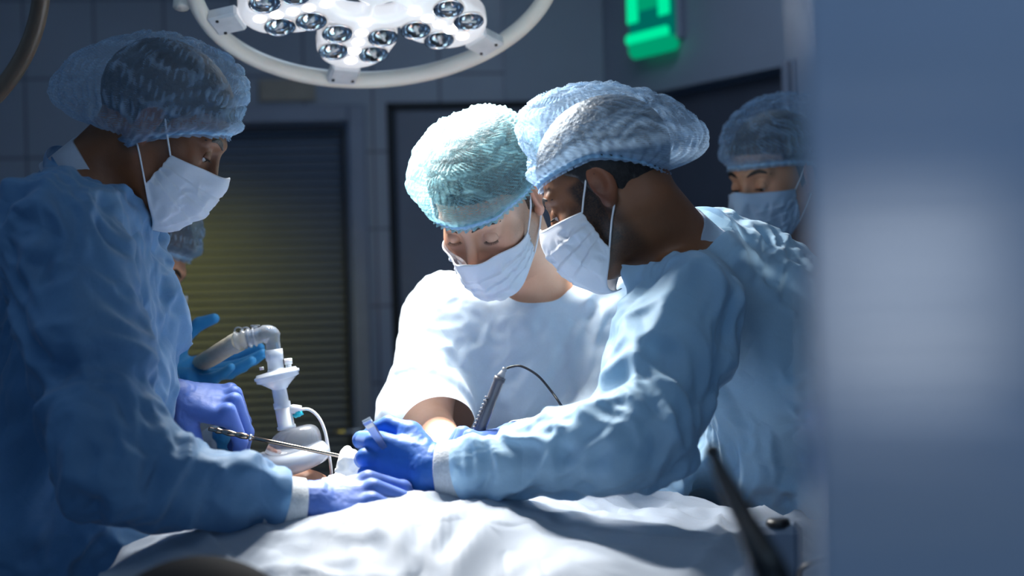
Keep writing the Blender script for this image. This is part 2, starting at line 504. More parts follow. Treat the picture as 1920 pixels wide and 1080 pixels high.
MAT['glove'] = glove_mat('nitrile_periwinkle', (.10, .20, .60), (.075, .155, .52))
MAT['glove_royal'] = glove_mat('nitrile_royal', (.030, .155, .54), (.022, .12, .46))
MAT['glove_cyan'] = glove_mat('nitrile_cyan', (.04, .30, .62), (.03, .24, .54))
MAT['cuff'] = simple('knit_cuff', (.62, .66, .70), .85, nscale=300, bump=.4)
MAT['eyewhite'] = simple('eye_white', (.62, .58, .55), .2)
MAT['iris'] = simple('iris_dark', (.02, .012, .008), .15)
# ------------------------------------------------------------------ heads, caps, masks
def head_sdf(q, ear=True, nose=1.0, jaw=1.0, female=False):
    """q in head space: x to the person's right, y forward, z up, origin between the ears"""
    x = np.abs(q[:, 0]); m = np.stack([x, q[:, 1], q[:, 2]], 1)
    d = ell(q, (0, -.016, .043), (.076, .099, .084))
    d = smin(d, ell(q, (0, .030, -.028), (.060, .062, .082)), .035)
    d = smin(d, ell(m, (.0, .052, -.082*jaw), (.034, .036, .030)), .030)
    d = smin(d, cone(m, (.052, .002, -.052), (.014, .062, -.098*jaw), .017, .013), .026)
    d = smin(d, ell(m, (.040, .060, -.020), (.022, .022, .020)), .022)                     # cheekbone
    d = smin(d, cone(m, (.006, .089, .033), (.043, .073, .030), .0085, .008), .014)        # brow ridge
    d = smax(d, -ell(m, (.031, .102, .008), (.021, .017, .0145)), .012)                    # eye socket
    ey = cone(m, (.031, .0745, .0085), (.032, .0735, .0085), .0135, .0135)
    d = smin(d, ey, .004)
    lid = ell(m, (.031, .0885, .0035), (.0135, .0045, .0012))                              # crease between the lids
    d = smax(d, -lid, .0015)
    d = smin(d, cone(q, (0, .088, .020), (0, .1085*nose, -.022), .0065, .0092), .012)      # nose
    d = smin(d, cone(m, (.007, .096*nose, -.027), (.012, .090, -.027), .0068, .0066), .006)
    d = smin(d, ell(q, (0, .083, -.060), (.024, .013, .011)), .010)                        # mouth
    d = smax(d, -ell(q, (0, .0975, -.060), (.022, .004, .0016)), .003)
    if ear:
        Re = frame((.28, 1, 0), (-.12, -.18, 1))
        e = ell(m, (.0775, -.010, .004), (.0085, .0185, .031), Re)
        e = smin(e, ell(m, (.0765, -.004, -.024), (.007, .010, .011), Re), .006)
        e = smax(e, -ell(m, (.0855, -.006, .006), (.0055, .0115, .021), Re), .003)
        e = smin(e, ell(m, (.0775, -.002, .002), (.005, .006, .012), Re), .003)
        d = smin(d, e, .006)
    return d
class Head:
    def __init__(s, c, fwd, up, size=1.0, **kw):
        s.c = np.asarray(c, float); s.R = frame(fwd, up); s.k = size; s.kw = kw
    def w(s, q): return (np.atleast_2d(q)*s.k)@s.R.T+s.c
    def loc(s, p): return ((np.atleast_2d(p)-s.c)@s.R)/s.k
    def sdf(s, p): return head_sdf(s.loc(p), **s.kw)*s.k
def march(fn, o, d, r0, off, n=40):
    """from far along o + r d walk inwards to the level fn == off"""
    r = np.full(len(o), r0, float)
    for _ in range(n):
        v = fn(o+d*r[:, None])-off
        r = r-np.clip(v*.8, -.02, .05)
    return r
def add_attr(me, name, vals):
    a = me.attributes.new(name, 'FLOAT', 'POINT'); a.data.foreach_set('value', np.asarray(vals, np.float32))
def add_uv(me, uv):
    l = me.uv_layers.new(name='UVMap'); vi = np.empty(len(me.loops), np.int32); me.loops.foreach_get('vertex_index', vi)
    l.data.foreach_set('uv', np.asarray(uv, np.float32)[vi].ravel())
def sheet(nu, nv, wrap=False):
    f = []
    for i in range(nu if wrap else nu-1):
        for j in range(nv-1):
            a = i*nv+j; b = ((i+1) % nu)*nv+j
            f.append((a, b, b+1, a+1))
    return np.array(f)

def make_cap(H, root, mat, band_mat, zf=.062, zb=-.030, zs=.030, puff_c=(0, -.03, .075), puff_r=(.098, .125, .085), tilt=0.0, seed=1, ruf=.006, nr=46, dens=.0, rows=7):
    """bouffant cap: an elastic band round the head, cloth gathered above it"""
    nu, nv = 460, 96
    th = np.linspace(0, 2*np.pi, nu, endpoint=False)
    zband = np.where(np.cos(th) > 0, zs+(zf-zs)*np.cos(th)**1.0, zs+(zb-zs)*np.abs(np.cos(th))**1.3)
    dirs = np.stack([np.sin(th), np.cos(th), 0*th], 1)
    o = np.stack([0*th, 0*th-.012, zband], 1)
    fn = lambda p: head_sdf(p, ear=False)
    rb = march(fn, o, dirs, .16, .0045)
    band = o+dirs*rb[:, None]
    c0 = np.array([0, -.015, .05]); bdir = band-c0
    V = np.zeros((nu, nv, 3)); DN = np.zeros((nu, nv)); T = np.linspace(-.055, 1, nv)
    top = np.array([0, puff_c[1]*.9, 1.0])
    pc = np.array(puff_c); pr = np.array(puff_r); ct, sn_ = math.cos(tilt), math.sin(tilt)
    RT = np.array([[1, 0, 0], [0, ct, -sn_], [0, sn_, ct]])
    for j, t in enumerate(T):
        tt = max(t, 0)
        el0 = np.arctan2(bdir[:, 2], np.hypot(bdir[:, 0], bdir[:, 1]))
        el = el0+(np.pi/2-el0)*tt
        az = np.arctan2(bdir[:, 0], bdir[:, 1])
        d = np.stack([np.sin(az)*np.cos(el), np.cos(az)*np.cos(el), np.sin(el)], 1)
        # distance to the puff ellipsoid from c0
        k = ((c0-pc)@RT)/pr; dd = (d@RT)/pr
        A = (dd**2).sum(1); B = (k*dd).sum(1); C = (k*k).sum()-1
        rp = (-B+np.sqrt(np.maximum(B*B-A*C, 0)))/A
        r0 = np.linalg.norm(bdir, axis=1)
        hd = march(fn, np.tile(c0, (nu, 1)), d, .2, .012, 22) if j % 3 == 0 or j < 6 else hd
        rp = np.maximum(rp, hd)
        w = sstep(0, .22, tt)**.75
        r = r0*(1-w)+rp*w
        bulge = .010*np.exp(-((tt-.10)/.07)**2)
        q3 = np.stack([np.cos(th)*nr/6.28, np.sin(th)*nr/6.28, np.full(nu, tt*2.2)], 1)
        gat = vnoise(q3*1.0, seed)*.6+np.sin(nr*th+3*vnoise(q3*.25, seed+4))*.4
        r = r+bulge+gat*(ruf*np.exp(-tt*7)*(1 if t > .015 else .35)+.0004)
        rw = tt*rows+.35*vnoise(q3*.35, seed+60); ph = np.floor(rw)*2.1; win = np.abs(np.sin(np.pi*rw))**.6
        r = r+(np.abs(np.sin(th*34*(1-.45*tt)+ph+1.2*vnoise(q3*.5, seed+61)))*.0034*win-.0016*np.exp(-((rw-np.round(rw))/.07)**2))*sstep(.06, .16, tt)*sstep(1, .8, tt)
        r = np.where(tt > .03, np.maximum(r, hd-.0005), r)
        pts = c0+d*r[:, None]
        # crumples of the thin cloth
        cr = ridged(pts*np.array([28, 24, 24])+fbm(pts*12, 2, seed+20)[:, None]*1.2, 3, seed+9)
        cr2 = ridged(pts*np.array([60, 42, 50]), 2, seed+30)
        pts = pts+d*((cr-.35)*.0036*w+(cr2-.2)*.0012*w)[:, None]
        pk = np.abs(np.sin(th*34*(1-.45*tt)+ph+1.2*vnoise(q3*.5, seed+61)))*win
        DN[:, j] = w*(.20*sstep(.70, 1.35, cr)+.20*sstep(.70, 1.0, pk)-.05)
        if t < 0:                      # ruffle below the elastic
            fl = .004+.004*np.sin(nr*1.0*th)*(-t/.055)
            out = dirs*fl[:, None]*(-t/.055)*.8
            pts = band+out+np.array([0, 0, 1.0])*(t*.14); pts = pts+dirs*.002
        V[:, j] = pts
    K = 6; pole = V[:, -K].mean(0)+(V[:, -K].mean(0)-c0)*.004
    for k in range(1, K): V[:, -k] = pole+(V[:, -K]-pole)*((k-1)/(K-1))
    v = V.reshape(-1, 3); f = sheet(nu, nv, True)
    o_ = part('surgical_cap', H.w(v), f, mat, root)
    uv = np.stack([np.repeat(th/6.283, nv), np.tile(T, nu)], 1); add_uv(o_.data, uv)
    den = np.tile(np.where(T < .05, .4, .25*np.exp(-(np.maximum(T, 0)-.05)*9)), nu)+dens
    add_attr(o_.data, 'dense', den+DN.ravel())
    # elastic band
    bw = []
    for s_, rr in ((-.0035, .0045), (.0035, .0045), (.0035, .0075), (-.0035, .0078)):
        k = np.sin(nr*1.0*th)*.0010
        bw.append(o+dirs*(rb+rr-.0045+k+.0008)[:, None]+np.array([0, 0, s_]))
    m = MB(); m.rings([np.array([bw[a][i] for a in range(4)]) for i in range(nu)]+[np.array([bw[a][0] for a in range(4)])], True, False, False)
    m.v = [H.w(np.concatenate(m.v))]
    m.build('elastic_band', band_mat, o_)
    return o_

def make_hair(H, root, mat, zlow=-.045, thick=.007, side=.02):
    def fn(p):
        q = H.loc(p); x = np.abs(q[:, 0])
        d = head_sdf(q, ear=False)-thick-.0015*vnoise(q*np.array([260, 260, 60]), 5)
        lim = np.where(q[:, 1] > -.0, .070-.0*x, zlow)
        # hairline: high on the forehead, down at the nape, sideburns before the ears
        zl = np.interp(q[:, 1], [-.12, -.03, -.012, .004, .018, .05, .09], [zlow, zlow+.004, .026, -.022+side*0, .028, .060, .072])
        d = smax(d, zl-q[:, 2], .004)
        return d*H.k
    lo = H.c-.17*H.k; hi = H.c+.17*H.k
    v, f = mesh_of(fn, lo, hi, .004)
    return part('hair', v, f, mat, root)

def make_brows(H, root, mat):
    for s in (-1, 1):
        pts = np.array([(s*x, .0, z) for x, z in ((.012, .0285), (.022, .0335), (.034, .0355), (.044, .032), (.050, .026))])
        dirs = np.tile([0, 1., 0], (5, 1)); pts2 = []
        for k, p in enumerate(pts):
            o = np.array([[p[0], 0, p[2]]]); d = unit([p[0]*.6, 1, 0])[None]
            r = march(lambda a: head_sdf(a, ear=False, **{k_: v_ for k_, v_ in H.kw.items() if k_ in ('nose', 'jaw')}), o, d, .15, .0002)
            pts2.append((o+d*r[:, None])[0])
        b = bez(pts2, 16); n = len(b); w = np.sin(np.linspace(.35, np.pi-.15, n))
        m = MB(); rs = []
        for i in range(n):
            a = np.linspace(0, 2*np.pi, 10, endpoint=False)
            rs.append(b[i]+np.stack([0*a, .0012*np.cos(a), .0042*w[i]*np.sin(a)], 1))
        m.rings(rs); m.v = [H.w(np.concatenate(m.v))]; m.build('eyebrow', mat, root)

def make_eyes(H, root, open_=.35, look=(0, 1, -.5)):
    """eyeball set in the lids, seen through the slit"""
    for s in (-1, 1):
        c = np.array([s*.031, .0775, .0055])
        L = unit(look); R = zframe(L)
        m = MB(); n = 20
        prof = [(.0115*math.sin(a), .0115*math.cos(a)) for a in np.linspace(.001, math.pi-.001, 14)]
        m.lathe(prof, n, c, R); m.v = [H.w(np.concatenate(m.v))]
        e = m.build('eyeball', MAT['eyewhite'], root)
        m = MB(); prof = [(.0117*math.sin(a), .0117*math.cos(a)) for a in np.linspace(.001, .50, 6)]
        m.lathe(prof, n, c, R, (True, False)); m.v = [H.w(np.concatenate(m.v))]; m.build('iris', MAT['iris'], e)
        # upper lid: a shell over the top of the ball, its lash line at the rim
        m = MB(); rs = []; a0 = -.12-(.5-open_)*1.0
        lid = []
        for v_ in np.linspace(0, 1, 8):
            row = []
            for u_ in np.linspace(-1.25, 1.25, 17):
                el = a0+(1.5-a0)*v_-.25*(1-v_)*abs(u_)**2*.3
                row.append(c+.0128*np.array([math.sin(u_)*math.cos(el), math.cos(u_)*math.cos(el), math.sin(el)]))
            lid.append(row)
        L_ = np.array(lid).reshape(-1, 3)
        o = part('eyelid', H.w(L_), sheet(8, 17), H.skin, root, solid=.0012)
        # lashes
        m = MB()
        for u_ in np.linspace(-1.0, 1.0, 15):
            el = a0-.25*abs(u_)**2*.3; b_ = c+.0130*np.array([math.sin(u_)*math.cos(el), math.cos(u_)*math.cos(el), math.sin(el)])
            d_ = unit([math.sin(u_)*.9, 1, -.55]); m.tube([b_, b_+d_*.0035+[0, 0, .0002], b_+d_*.0065+[0, 0, .0018]], [.00055, .00045, .0002], 4)
        m.v = [H.w(np.concatenate(m.v))]; m.build('eyelashes', MAT['hair'], root)

def make_mask(H, root, mat, top=-.004, bottom=-.112, half=1.15, seed=3, ears=True, gap=0.0, band_mat=None, drop=0.0):
    """pleated face mask: sheet tented over nose and chin, edges, two ear loops"""
    def tent(q):
        d = head_sdf(q, ear=False)
        d = smin(d, ell(q, (0, .062, -.052), (.040, .050+gap, .058)), .03)
        d = smin(d, cone(q, (0, .103, -.018), (0, .070, -.104), .012, .014), .045)
        return d
    nu, nv = 81, 57
    U = np.linspace(-half, half, nu); Vv = np.linspace(0, 1, nv)
    uu, vv = np.meshgrid(U, Vv, indexing='ij'); a = np.abs(uu)/half
    ztop = top+.004-.016*a**1.3-.010*np.exp(-(a/.13)**2)*0+.006*np.exp(-(a/.16)**2)
    zbot = bottom+.030*a**1.6-drop*a
    z = ztop+(zbot-ztop)*vv
    o = np.stack([0*uu, 0*uu-.0+.0*z, z], -1).reshape(-1, 3)
    el = (-.35*vv**2*(1-a)).ravel()
    d = np.stack([np.sin(uu).ravel()*np.cos(el), np.cos(uu).ravel()*np.cos(el), np.sin(el)], 1)
    r = march(tent, o, d, .22, .004)
    z_, v_, a_ = z.ravel(), vv.ravel(), a.ravel()
    # three pleats that open to the middle and close at the sides
    pl = 0
    for k, p0 in enumerate((.30, .48, .66)):
        pl = pl+.0026*np.clip(1-(v_-p0)/.16, 0, 1)*(v_ > p0-.012)*sstep(p0-.015, p0, v_)
    q3 = np.stack([uu.ravel()*3.2, v_*2.0, 0*v_], 1)
    fold = (ridged(q3*1.1+fbm(q3, 2, seed)[:, None]*.6, 2, seed)-.5)*.0062*sstep(.1, .3, v_)*sstep(1, .85, v_)*(1-.3*a_)
    side = .0006*np.sin(v_*40)*sstep(.8, 1, a_)
    r = r+pl*(1-.75*a_**3)+fold+side+.0006*((v_ < .05) | (v_ > .96) | (a_ > .94))
    pts = o+d*r[:, None]
    m = part('face_mask', H.w(pts), sheet(nu, nv), mat, root, solid=.0014)
    # nose wire strip and side seams
    G = pts.reshape(nu, nv, 3)
    for sl in ((slice(None), 1), ):
        line = G[sl]
        mb = MB(); mb.tube(line, .0013, 6); mb.v = [H.w(np.concatenate(mb.v))]; mb.build('edge_seam', mat, m)
    if ears:
        for s, col in ((-1, 0), (1, nu-1)):
            p0 = G[col, 1]; p1 = G[col, nv-2]
            e1 = np.array([s*.0775, -.006, .030]); e2 = np.array([s*.0750, -.024, .006]); e3 = np.array([s*.0765, -.017, -.022])
            c = bez([p0, (p0+e1)/2+[s*.004, 0, .001], e1, e2, e3, (e3+p1)/2+[s*.003, 0, 0], p1], 36)
            mb = MB(); mb.tube(c, .0014, 8); mb.v = [H.w(np.concatenate(mb.v))]; mb.build('ear_loop', MAT['loop'], m)
    return m
# ------------------------------------------------------------------ hands
def finger_chain(base, spread, curl, L, sd=0):
    p = [np.array(base, float)]; c = 0
    for k in range(3):
        c += curl[k]
        d = np.array([math.sin(spread)*math.cos(c*.6), math.cos(spread)*math.cos(c), -math.sin(c)]); d /= np.linalg.norm(d)
        p.append(p[-1]+d*L[k])
    return p
FB = [((.031, .088, .001), (.043, .026, .021)), ((.010, .093, .004), (.047, .030, .022)),
      ((-.011, .089, .002), (.043, .028, .022)), ((-.030, .080, -.003), (.034, .021, .019))]
def hand_parts(curls, spreads=(.10, .02, -.06, -.14), thumb=None):
    ch = [finger_chain(b, s, c, L) for (b, L), c, s in zip(FB, curls, spreads)]
    if thumb is None: thumb = [(.020, .020, -.010), (.048, .052, -.022), (.056, .084, -.030), (.058, .110, -.036)]
    return ch, [np.array(t, float) for t in thumb]
def hand_sdf(q, ch, th, g=.0008, wr=.024):
    d = cone(q, (0, -.03, 0), (0, .010, 0), wr, wr*.94)
    for k, c in enumerate(ch):
        b = c[0]
        d = smin(d, cone(q, (b[0]*.45, .010, -.001), (b[0], b[1]-.012, b[2]-.003), .0165, .0125), .010)
    d = smin(d, cone(q, (-.020, .025, -.008), (-.027, .065, -.010), .013, .011), .012)
    d = smin(d, cone(q, (.012, .018, -.008), th[1]*.85+th[0]*.15, .017, .0145), .012)
    fs = []
    for k, c in enumerate(ch):
        s = (1.0, 1.03, .97, .86)[k]
        f = cone(q, c[0]-(c[1]-c[0])*.2, c[1], .0104*s, .0094*s)
        f = smin(f, ell(q, c[1]+[0, 0, .0015], (.0098*s,)*3), .003)
        f = smin(f, cone(q, c[1], c[2], .0094*s, .0082*s), .0025)
        f = smin(f, cone(q, c[2], c[3], .0083*s, .0068*s), .0025)
        fs.append(f)
    fd = fs[0]
    for f in fs[1:]: fd = smin(fd, f, .0022)
    d = smin(d, fd, .008)
    t = cone(q, th[0], th[1], .0150, .0118); t = smin(t, cone(q, th[1], th[2], .0115, .0103), .004)
    t = smin(t, cone(q, th[2], th[3], .0104, .0078), .003)
    d = smin(d, t, .006)
    # tendons, knuckle creases and wrist folds of the glove
    d = d+.0007*ridged(q*np.array([90, 130, 90]), 2, 3)*sstep(.10, -.02, q[:, 1])-.0004
    d = d-.0009*np.sin(q[:, 1]*420+3*vnoise(q*40, 4))*sstep(.030, -.01, q[:, 1])
    return d-g
class Hand:
    """side: +1 left hand, -1 right hand; y_ runs wrist to fingers, back_ out of the back of the hand"""
    def __init__(s, wrist, y_, back_, side, curls, spreads=(.10, .02, -.06, -.14), thumb=None, size=1.0, wr=.0275):
        y = unit(y_); z = unit(np.asarray(back_, float)-y*(y@np.asarray(back_, float))); x = np.cross(y, z)*side
        s.R = np.stack([x, y, z], 1); s.c = np.asarray(wrist, float); s.k = size; s.wr = wr
        s.ch, s.th = hand_parts(curls, spreads, thumb)
    def w(s, q): return (np.atleast_2d(q)*s.k)@s.R.T+s.c
    def sdf(s, p): return hand_sdf(((p-s.c)@s.R)/s.k, s.ch, s.th, wr=s.wr)*s.k
    def build(s, root, mat, name='glove'):
        pts = np.concatenate([s.w(np.array(c)) for c in s.ch]+[s.w(np.array(s.th)), s.w([(0, -.035, 0)])])
        v, f = mesh_of(s.sdf, pts.min(0)-.04, pts.max(0)+.04, .0017)
        # open the glove at the wrist
        cen = v[f].mean(1); keep = ((cen-s.c)@s.R[:, 1]) > -.034*s.k-.018
        return part(name, v, f[keep], mat, root)

# ------------------------------------------------------------------ cloth
def quads_to_cloth(v, f):
    e = np.concatenate([f[:, [0, 1]], f[:, [1, 2]], f[:, [2, 3]], f[:, [3, 0]]]); e = np.unique(np.sort(e, 1), axis=0)
    dg = np.concatenate([f[:, [0, 2]], f[:, [1, 3]]])
    # bending links: across each pair of faces that share an edge
    nb = {}
    order = np.argsort(np.concatenate([f[:, 0]*0]))
    ek = {}
    links = []
    E = np.concatenate([f[:, [0, 1, 2, 3]], f[:, [1, 2, 3, 0]], f[:, [2, 3, 0, 1]], f[:, [3, 0, 1, 2]]])   # a,b shared; c after b; d before a
    key = np.minimum(E[:, 0], E[:, 1]).astype(np.int64)*(len(v)+1)+np.maximum(E[:, 0], E[:, 1])
    o = np.argsort(key, kind='stable'); k = key[o]; same = np.nonzero(k[1:] == k[:-1])[0]
    A, B = E[o[same]], E[o[same+1]]
    # A: a b c d ; B: b a ... -> opposite of A next to b is c, of B next to b is its last one
    links.append(np.stack([A[:, 2], B[:, 3]], 1)); links.append(np.stack([A[:, 3], B[:, 2]], 1))
    bend = np.concatenate(links); bend = bend[bend[:, 0] != bend[:, 1]]
    return e, dg, bend
def compact(v, f):
    u, inv = np.unique(f, return_inverse=True); return v[u], inv.reshape(f.shape)
def relax_mesh(v, e, n, pin=None, k=.5):
    N = len(v); deg = np.bincount(e.ravel(), minlength=N)[:, None]
    for _ in range(n):
        s = np.stack([np.bincount(e[:, 0], v[e[:, 1], a], N)+np.bincount(e[:, 1], v[e[:, 0], a], N) for a in range(3)], 1)
        m = s/np.maximum(deg, 1)
        nv = v+(m-v)*k
        if pin is not None: nv[pin] = v[pin]
        v = nv
    return v
def wrinkle(v, f, inner, stretch=1.08, iters=160, pin=None, limit=None, seed=0, grav=.0004, noise=.006, bendk=.35, field=None, aniso=None):
    """slack cloth settling on a body: longer rest lengths, gravity, contact with the body, stiffness against sharp bends"""
    e, dg, bd = quads_to_cloth(v, f); N = len(v)
    def rest(q, s):
        L = np.linalg.norm(v[q[:, 0]]-v[q[:, 1]], axis=1)
        if aniso is not None:
            mid = (v[q[:, 0]]+v[q[:, 1]])/2; d = (v[q[:, 1]]-v[q[:, 0]])/np.maximum(L, 1e-9)[:, None]
            L = L*aniso(mid, d, s)
        else: L = L*s
        return L
    qs = np.concatenate([e, dg, bd]); st = np.concatenate([np.full(len(e), 1.0), np.full(len(dg), .6), np.full(len(bd), bendk)])
    R = np.concatenate([rest(e, stretch), rest(dg, stretch), rest(bd, stretch)])
    i0, i1 = qs[:, 0], qs[:, 1]
    wsum = (np.bincount(i0, st, N)+np.bincount(i1, st, N))
    wsum = np.maximum(wsum, 1e-6)
    x = v.copy(); x0 = v.copy()
    d0, g0 = inner(x)
    w_ = x+np.stack([fbm(x*5, 2, seed+k) for k in (1, 2, 3)], 1)*.06
    x = x+g0*((ridged(w_*np.array([9, 9, 7]), 3, seed)-.75)*noise+fbm(x*22, 2, seed+8)*noise*.3)[:, None]
    prev = x.copy()
    free = np.ones(N, bool)
    if pin is not None: free[pin] = False
    for it in range(iters):
        vel = (x-prev)*.90; prev = x.copy()
        x = x+vel; x[:, 2] -= grav
        for _ in range(2):
            d = x[i1]-x[i0]; L = np.linalg.norm(d, axis=1); c = ((L-R)/np.maximum(L, 1e-9)*st*.5)[:, None]*d
            dx = np.stack([np.bincount(i0, c[:, a], N)-np.bincount(i1, c[:, a], N) for a in range(3)], 1)
            x = x+dx/wsum[:, None]*2.6
        s, g = inner(x)
        m = s < .0; x[m] += g[m]*(-s[m])[:, None]
        if limit is not None:
            m = s > limit; x[m] -= g[m]*((s[m]-limit)*.5)[:, None]
        if pin is not None: x[pin] = x0[pin]
    return x

def vnormals(v, f):
    n = np.cross(v[f[:, 2]]-v[f[:, 0]], v[f[:, 3]]-v[f[:, 1]]); N = np.zeros_like(v)
    for k in range(4):
        for a in range(3): N[:, a] += np.bincount(f[:, k], n[:, a], len(v))
    return N/np.maximum(np.linalg.norm(N, axis=1, keepdims=True), 1e-12)
def boundary(f, n):
    E = np.concatenate([f[:, [0, 1]], f[:, [1, 2]], f[:, [2, 3]], f[:, [3, 0]]]); E = np.sort(E, 1)
    u, c = np.unique(E, axis=0, return_counts=True); b = np.unique(u[c == 1]); m = np.zeros(n, bool); m[b] = True; return m

class Person:
    """joints in world space; body is one skin surface, gown and the rest are its clothes"""
    def __init__(s, root, head, J, skin, arm=(.046, .036, .027), torso=(.165, .112), k=1.0):
        s.root, s.H, s.J, s.skin, s.arm, s.tr = root, head, J, skin, arm, torso
        ax = unit(np.asarray(J['shL'])-J['shR']); s.ax = ax
        up = unit(np.asarray(J['nb'])-J['chest']); s.Rt = np.stack([ax, unit(np.cross(up, ax)), unit(np.cross(ax, np.cross(up, ax)))], 1)
    def torso(s, p, grow=0.0, skirt=False):
        J = s.J; w, d = s.tr
        t = ell(p, J['chest'], (w+grow, d+grow, .20+grow), s.Rt)
        Rp = s.Rt
        t = smin(t, ell(p, (np.asarray(J['chest'])*.42+np.asarray(J['pelvis'])*.58), (w*.92+grow, d+grow, .19+grow), Rp), .06)
        t = smin(t, ell(p, J['pelvis'], (w+.005+grow, d+.01+grow, .15+grow), Rp), .06)
        up = unit(np.asarray(J['nb'])-J['chest'])
        for sh in ('shL', 'shR'):
            t = smin(t, cone(p, np.asarray(J['nb'])-up*.035, J[sh], .048+grow, .050+grow*.9), .05)
            t = smin(t, cone(p, J[sh], np.asarray(J['chest'])-up*.02, .045+grow, .08+grow), .04)
        if skirt:
            a = np.asarray(J['pelvis'], float); b = np.array([a[0], a[1], .42])
            R = np.stack([s.Rt[:, 0], np.cross((0, 0, 1), s.Rt[:, 0]), (0, 0, 1)], 1)
            q = p.copy(); t = smin(t, cone(p, a, b, .15+grow, .19+grow), .06)
        return t
    def arms(s, p, grow=(0, 0, 0), k=.02):
        J = s.J; a = s.arm; r = None
        for L in 'LR':
            gg = grow[L] if isinstance(grow, dict) else grow
            g0, g1, g2 = (gg,)*3 if np.isscalar(gg) else gg
            c = smin(cone(p, J['sh'+L], J['el'+L], a[0]+g0, a[1]+g1), cone(p, J['el'+L], J['wr'+L], a[1]+g1, a[2]+g2), k)
            r = c if r is None else np.minimum(r, c)
        return r
    def folds(s, p, seed=0, amp=1.0):
        J = {k: np.asarray(v, float) for k, v in s.J.items()}
        segs = []
        for L in 'LR':
            segs += [(J['sh'+L], J['el'+L], 0, ord(L)), (J['el'+L], J['wr'+L], 1, ord(L)+7)]
        segs.append((J['nb'], J['pelvis'], 2, 3))
        ws = []; hs = []
        def R(n, e=.035): return np.sqrt(n*n+e*e)
        for a, b, kind, sd in segs:
            ax = unit(b-a); L = np.linalg.norm(b-a); h = np.clip((p-a)@ax/L, 0, 1)
            dist = np.linalg.norm(p-a-h[:, None]*(b-a), axis=1)-(.13 if kind == 2 else .04)
            ws.append(np.exp(-np.maximum(dist, 0)/.022))
            T = zframe(ax); q = (p-a)@T; sd = seed*17+sd
            wp = np.stack([vnoise(q*7, sd+k) for k in range(3)], 1)
            if kind == 2:
                q1 = q*[7, 7, 2.3]+wp*.55; f = -.020*R(vnoise(q1, sd+5))
                q2 = (q@frame((.35, 1, .25), (.2, 0, 1)))*[17, 15, 5]+wp*.9; f = f-.009*R(vnoise(q2, sd+6))
                q3 = (q@frame((-.5, 1, .6), (.3, .1, 1)))*[36, 30, 12]+wp*1.6; f = f-.0085*R(vnoise(q3, sd+7))-.0045*R(vnoise(q3*2.2, sd+11))
            else:
                e = np.exp(-((1-h)/.28)**2) if kind == 0 else np.exp(-(h/.25)**2)
                w = np.exp(-((1-h)/.22)**2) if kind == 1 else np.exp(-(h/.2)**2)*.6
                ring = (q@frame((.1, 1, .5), (.35, -.2, 1)))*[6, 7, 19]+wp*.8        # slanted folds round the sleeve
                lon = (q@frame((.1, 1, .1), (.12, .2, 1)))*[20, 20, 4.0]+wp*.6        # pulls along the sleeve
                dia = (q@frame((.6, 1, .9), (.9, .3, 1)))*[8, 9, 22]+wp*.9
                f = -(.007+.011*e)*R(vnoise(ring, sd+5))-(.006+.008*w)*R(vnoise(lon, sd+6))-(.006+.005*(1-e))*R(vnoise(dia, sd+8))
                f = f-.0080*R(vnoise(ring*2.1+wp, sd+9))-.0048*R(vnoise(dia*3.0+wp*2, sd+10))
            hs.append(f)
        ws = np.array(ws); hs = np.array(hs)
        return (ws*hs).sum(0)/np.maximum(ws.sum(0), 1e-6)*amp+.008*amp
    def sdf(s, p):
        d = smin(s.H.sdf(p), cone(p, s.H.w((0, -.028, -.045))[0], s.J['nb'], .055, .062), .030)
        d = smin(d, s.torso(p), .03)
        return smin(d, s.arms(p), .03)
    def build_body(s, res=.0032, stub=None):
        J = s.J; pts = np.array([J[k] for k in ('nb', 'chest', 'pelvis', 'shL', 'shR', 'elL', 'elR', 'wrL', 'wrR')])
        # visible surface: fine head and neck blended into the coarser rest by the same field
        lo = np.minimum(pts.min(0), s.H.c-.02)-.19; hi = np.maximum(pts.max(0), s.H.c)+.19
        def fn(p): return s.sdf(p)
        v, f = mesh_of(fn, lo, hi, res)
        o = part('body', v, f, s.skin, s.root)
        q = s.H.loc(v)
        st = np.zeros(len(v)); fl = np.zeros(len(v)); near = np.linalg.norm(q, axis=1) < .16
        x = np.abs(q[:, 0])
        if stub: st = stub(q)*near
        fl = near*(np.exp(-((x-.035)**2+(q[:, 1]-.08)**2+(q[:, 2]+.02)**2)/.0005)*.8+np.exp(-(x**2+(q[:, 1]-.118)**2+(q[:, 2]+.028)**2)/.0003)+(x > .072)*.8)
        add_attr(o.data, 'stubble', st); add_attr(o.data, 'flush', np.clip(fl, 0, 1))
        return o
    def build_gown(s, mat, res=.0068, amp=1.0, grow=.030, sleeve=(.030, .034, .022), stretch=1.09, neck=.012, cuts=None, iters=0, limit=.055, hem=.45, seed=0, bodyp=.006, name='gown', extra=None, aniso=None, noise=.008, levels=1, bendk=.35, grav=.0004):
        J = s.J; pts = np.array([J[k] for k in ('nb', 'chest', 'pelvis', 'shL', 'shR', 'elL', 'elR', 'wrL', 'wrR')])
        lo = pts.min(0)-.26; hi = pts.max(0)+.26; lo[2] = hem-.06
        nb = np.asarray(J['nb'], float); upn = unit(J['nup']) if 'nup' in J else unit(s.H.w((0, -.028, -.045))[0]-nb)
        nu_ = upn if 'nup' in J else unit(s.H.w((0, -.028, -.045))[0]-np.asarray(J['nb'], float)); n0 = np.asarray(J['nb'], float)-nu_*.03; n1 = n0+nu_*.13
        def outer(p):
            d = smin(s.torso(p, grow, True), s.arms(p, sleeve, .035), .035)
            d = smin(d, cone(p, n0, n1, .078, .068), .03)
            if extra is not None: d = extra(p, d)
            return d
        def inner(p):
            d = smin(s.torso(p, bodyp, True)+.0, s.arms(p, bodyp, .03), .03)
            d = smin(d, cone(p, n0, n1, .068, .062), .03)
            if extra is not None: d = extra(p, d)
            return d
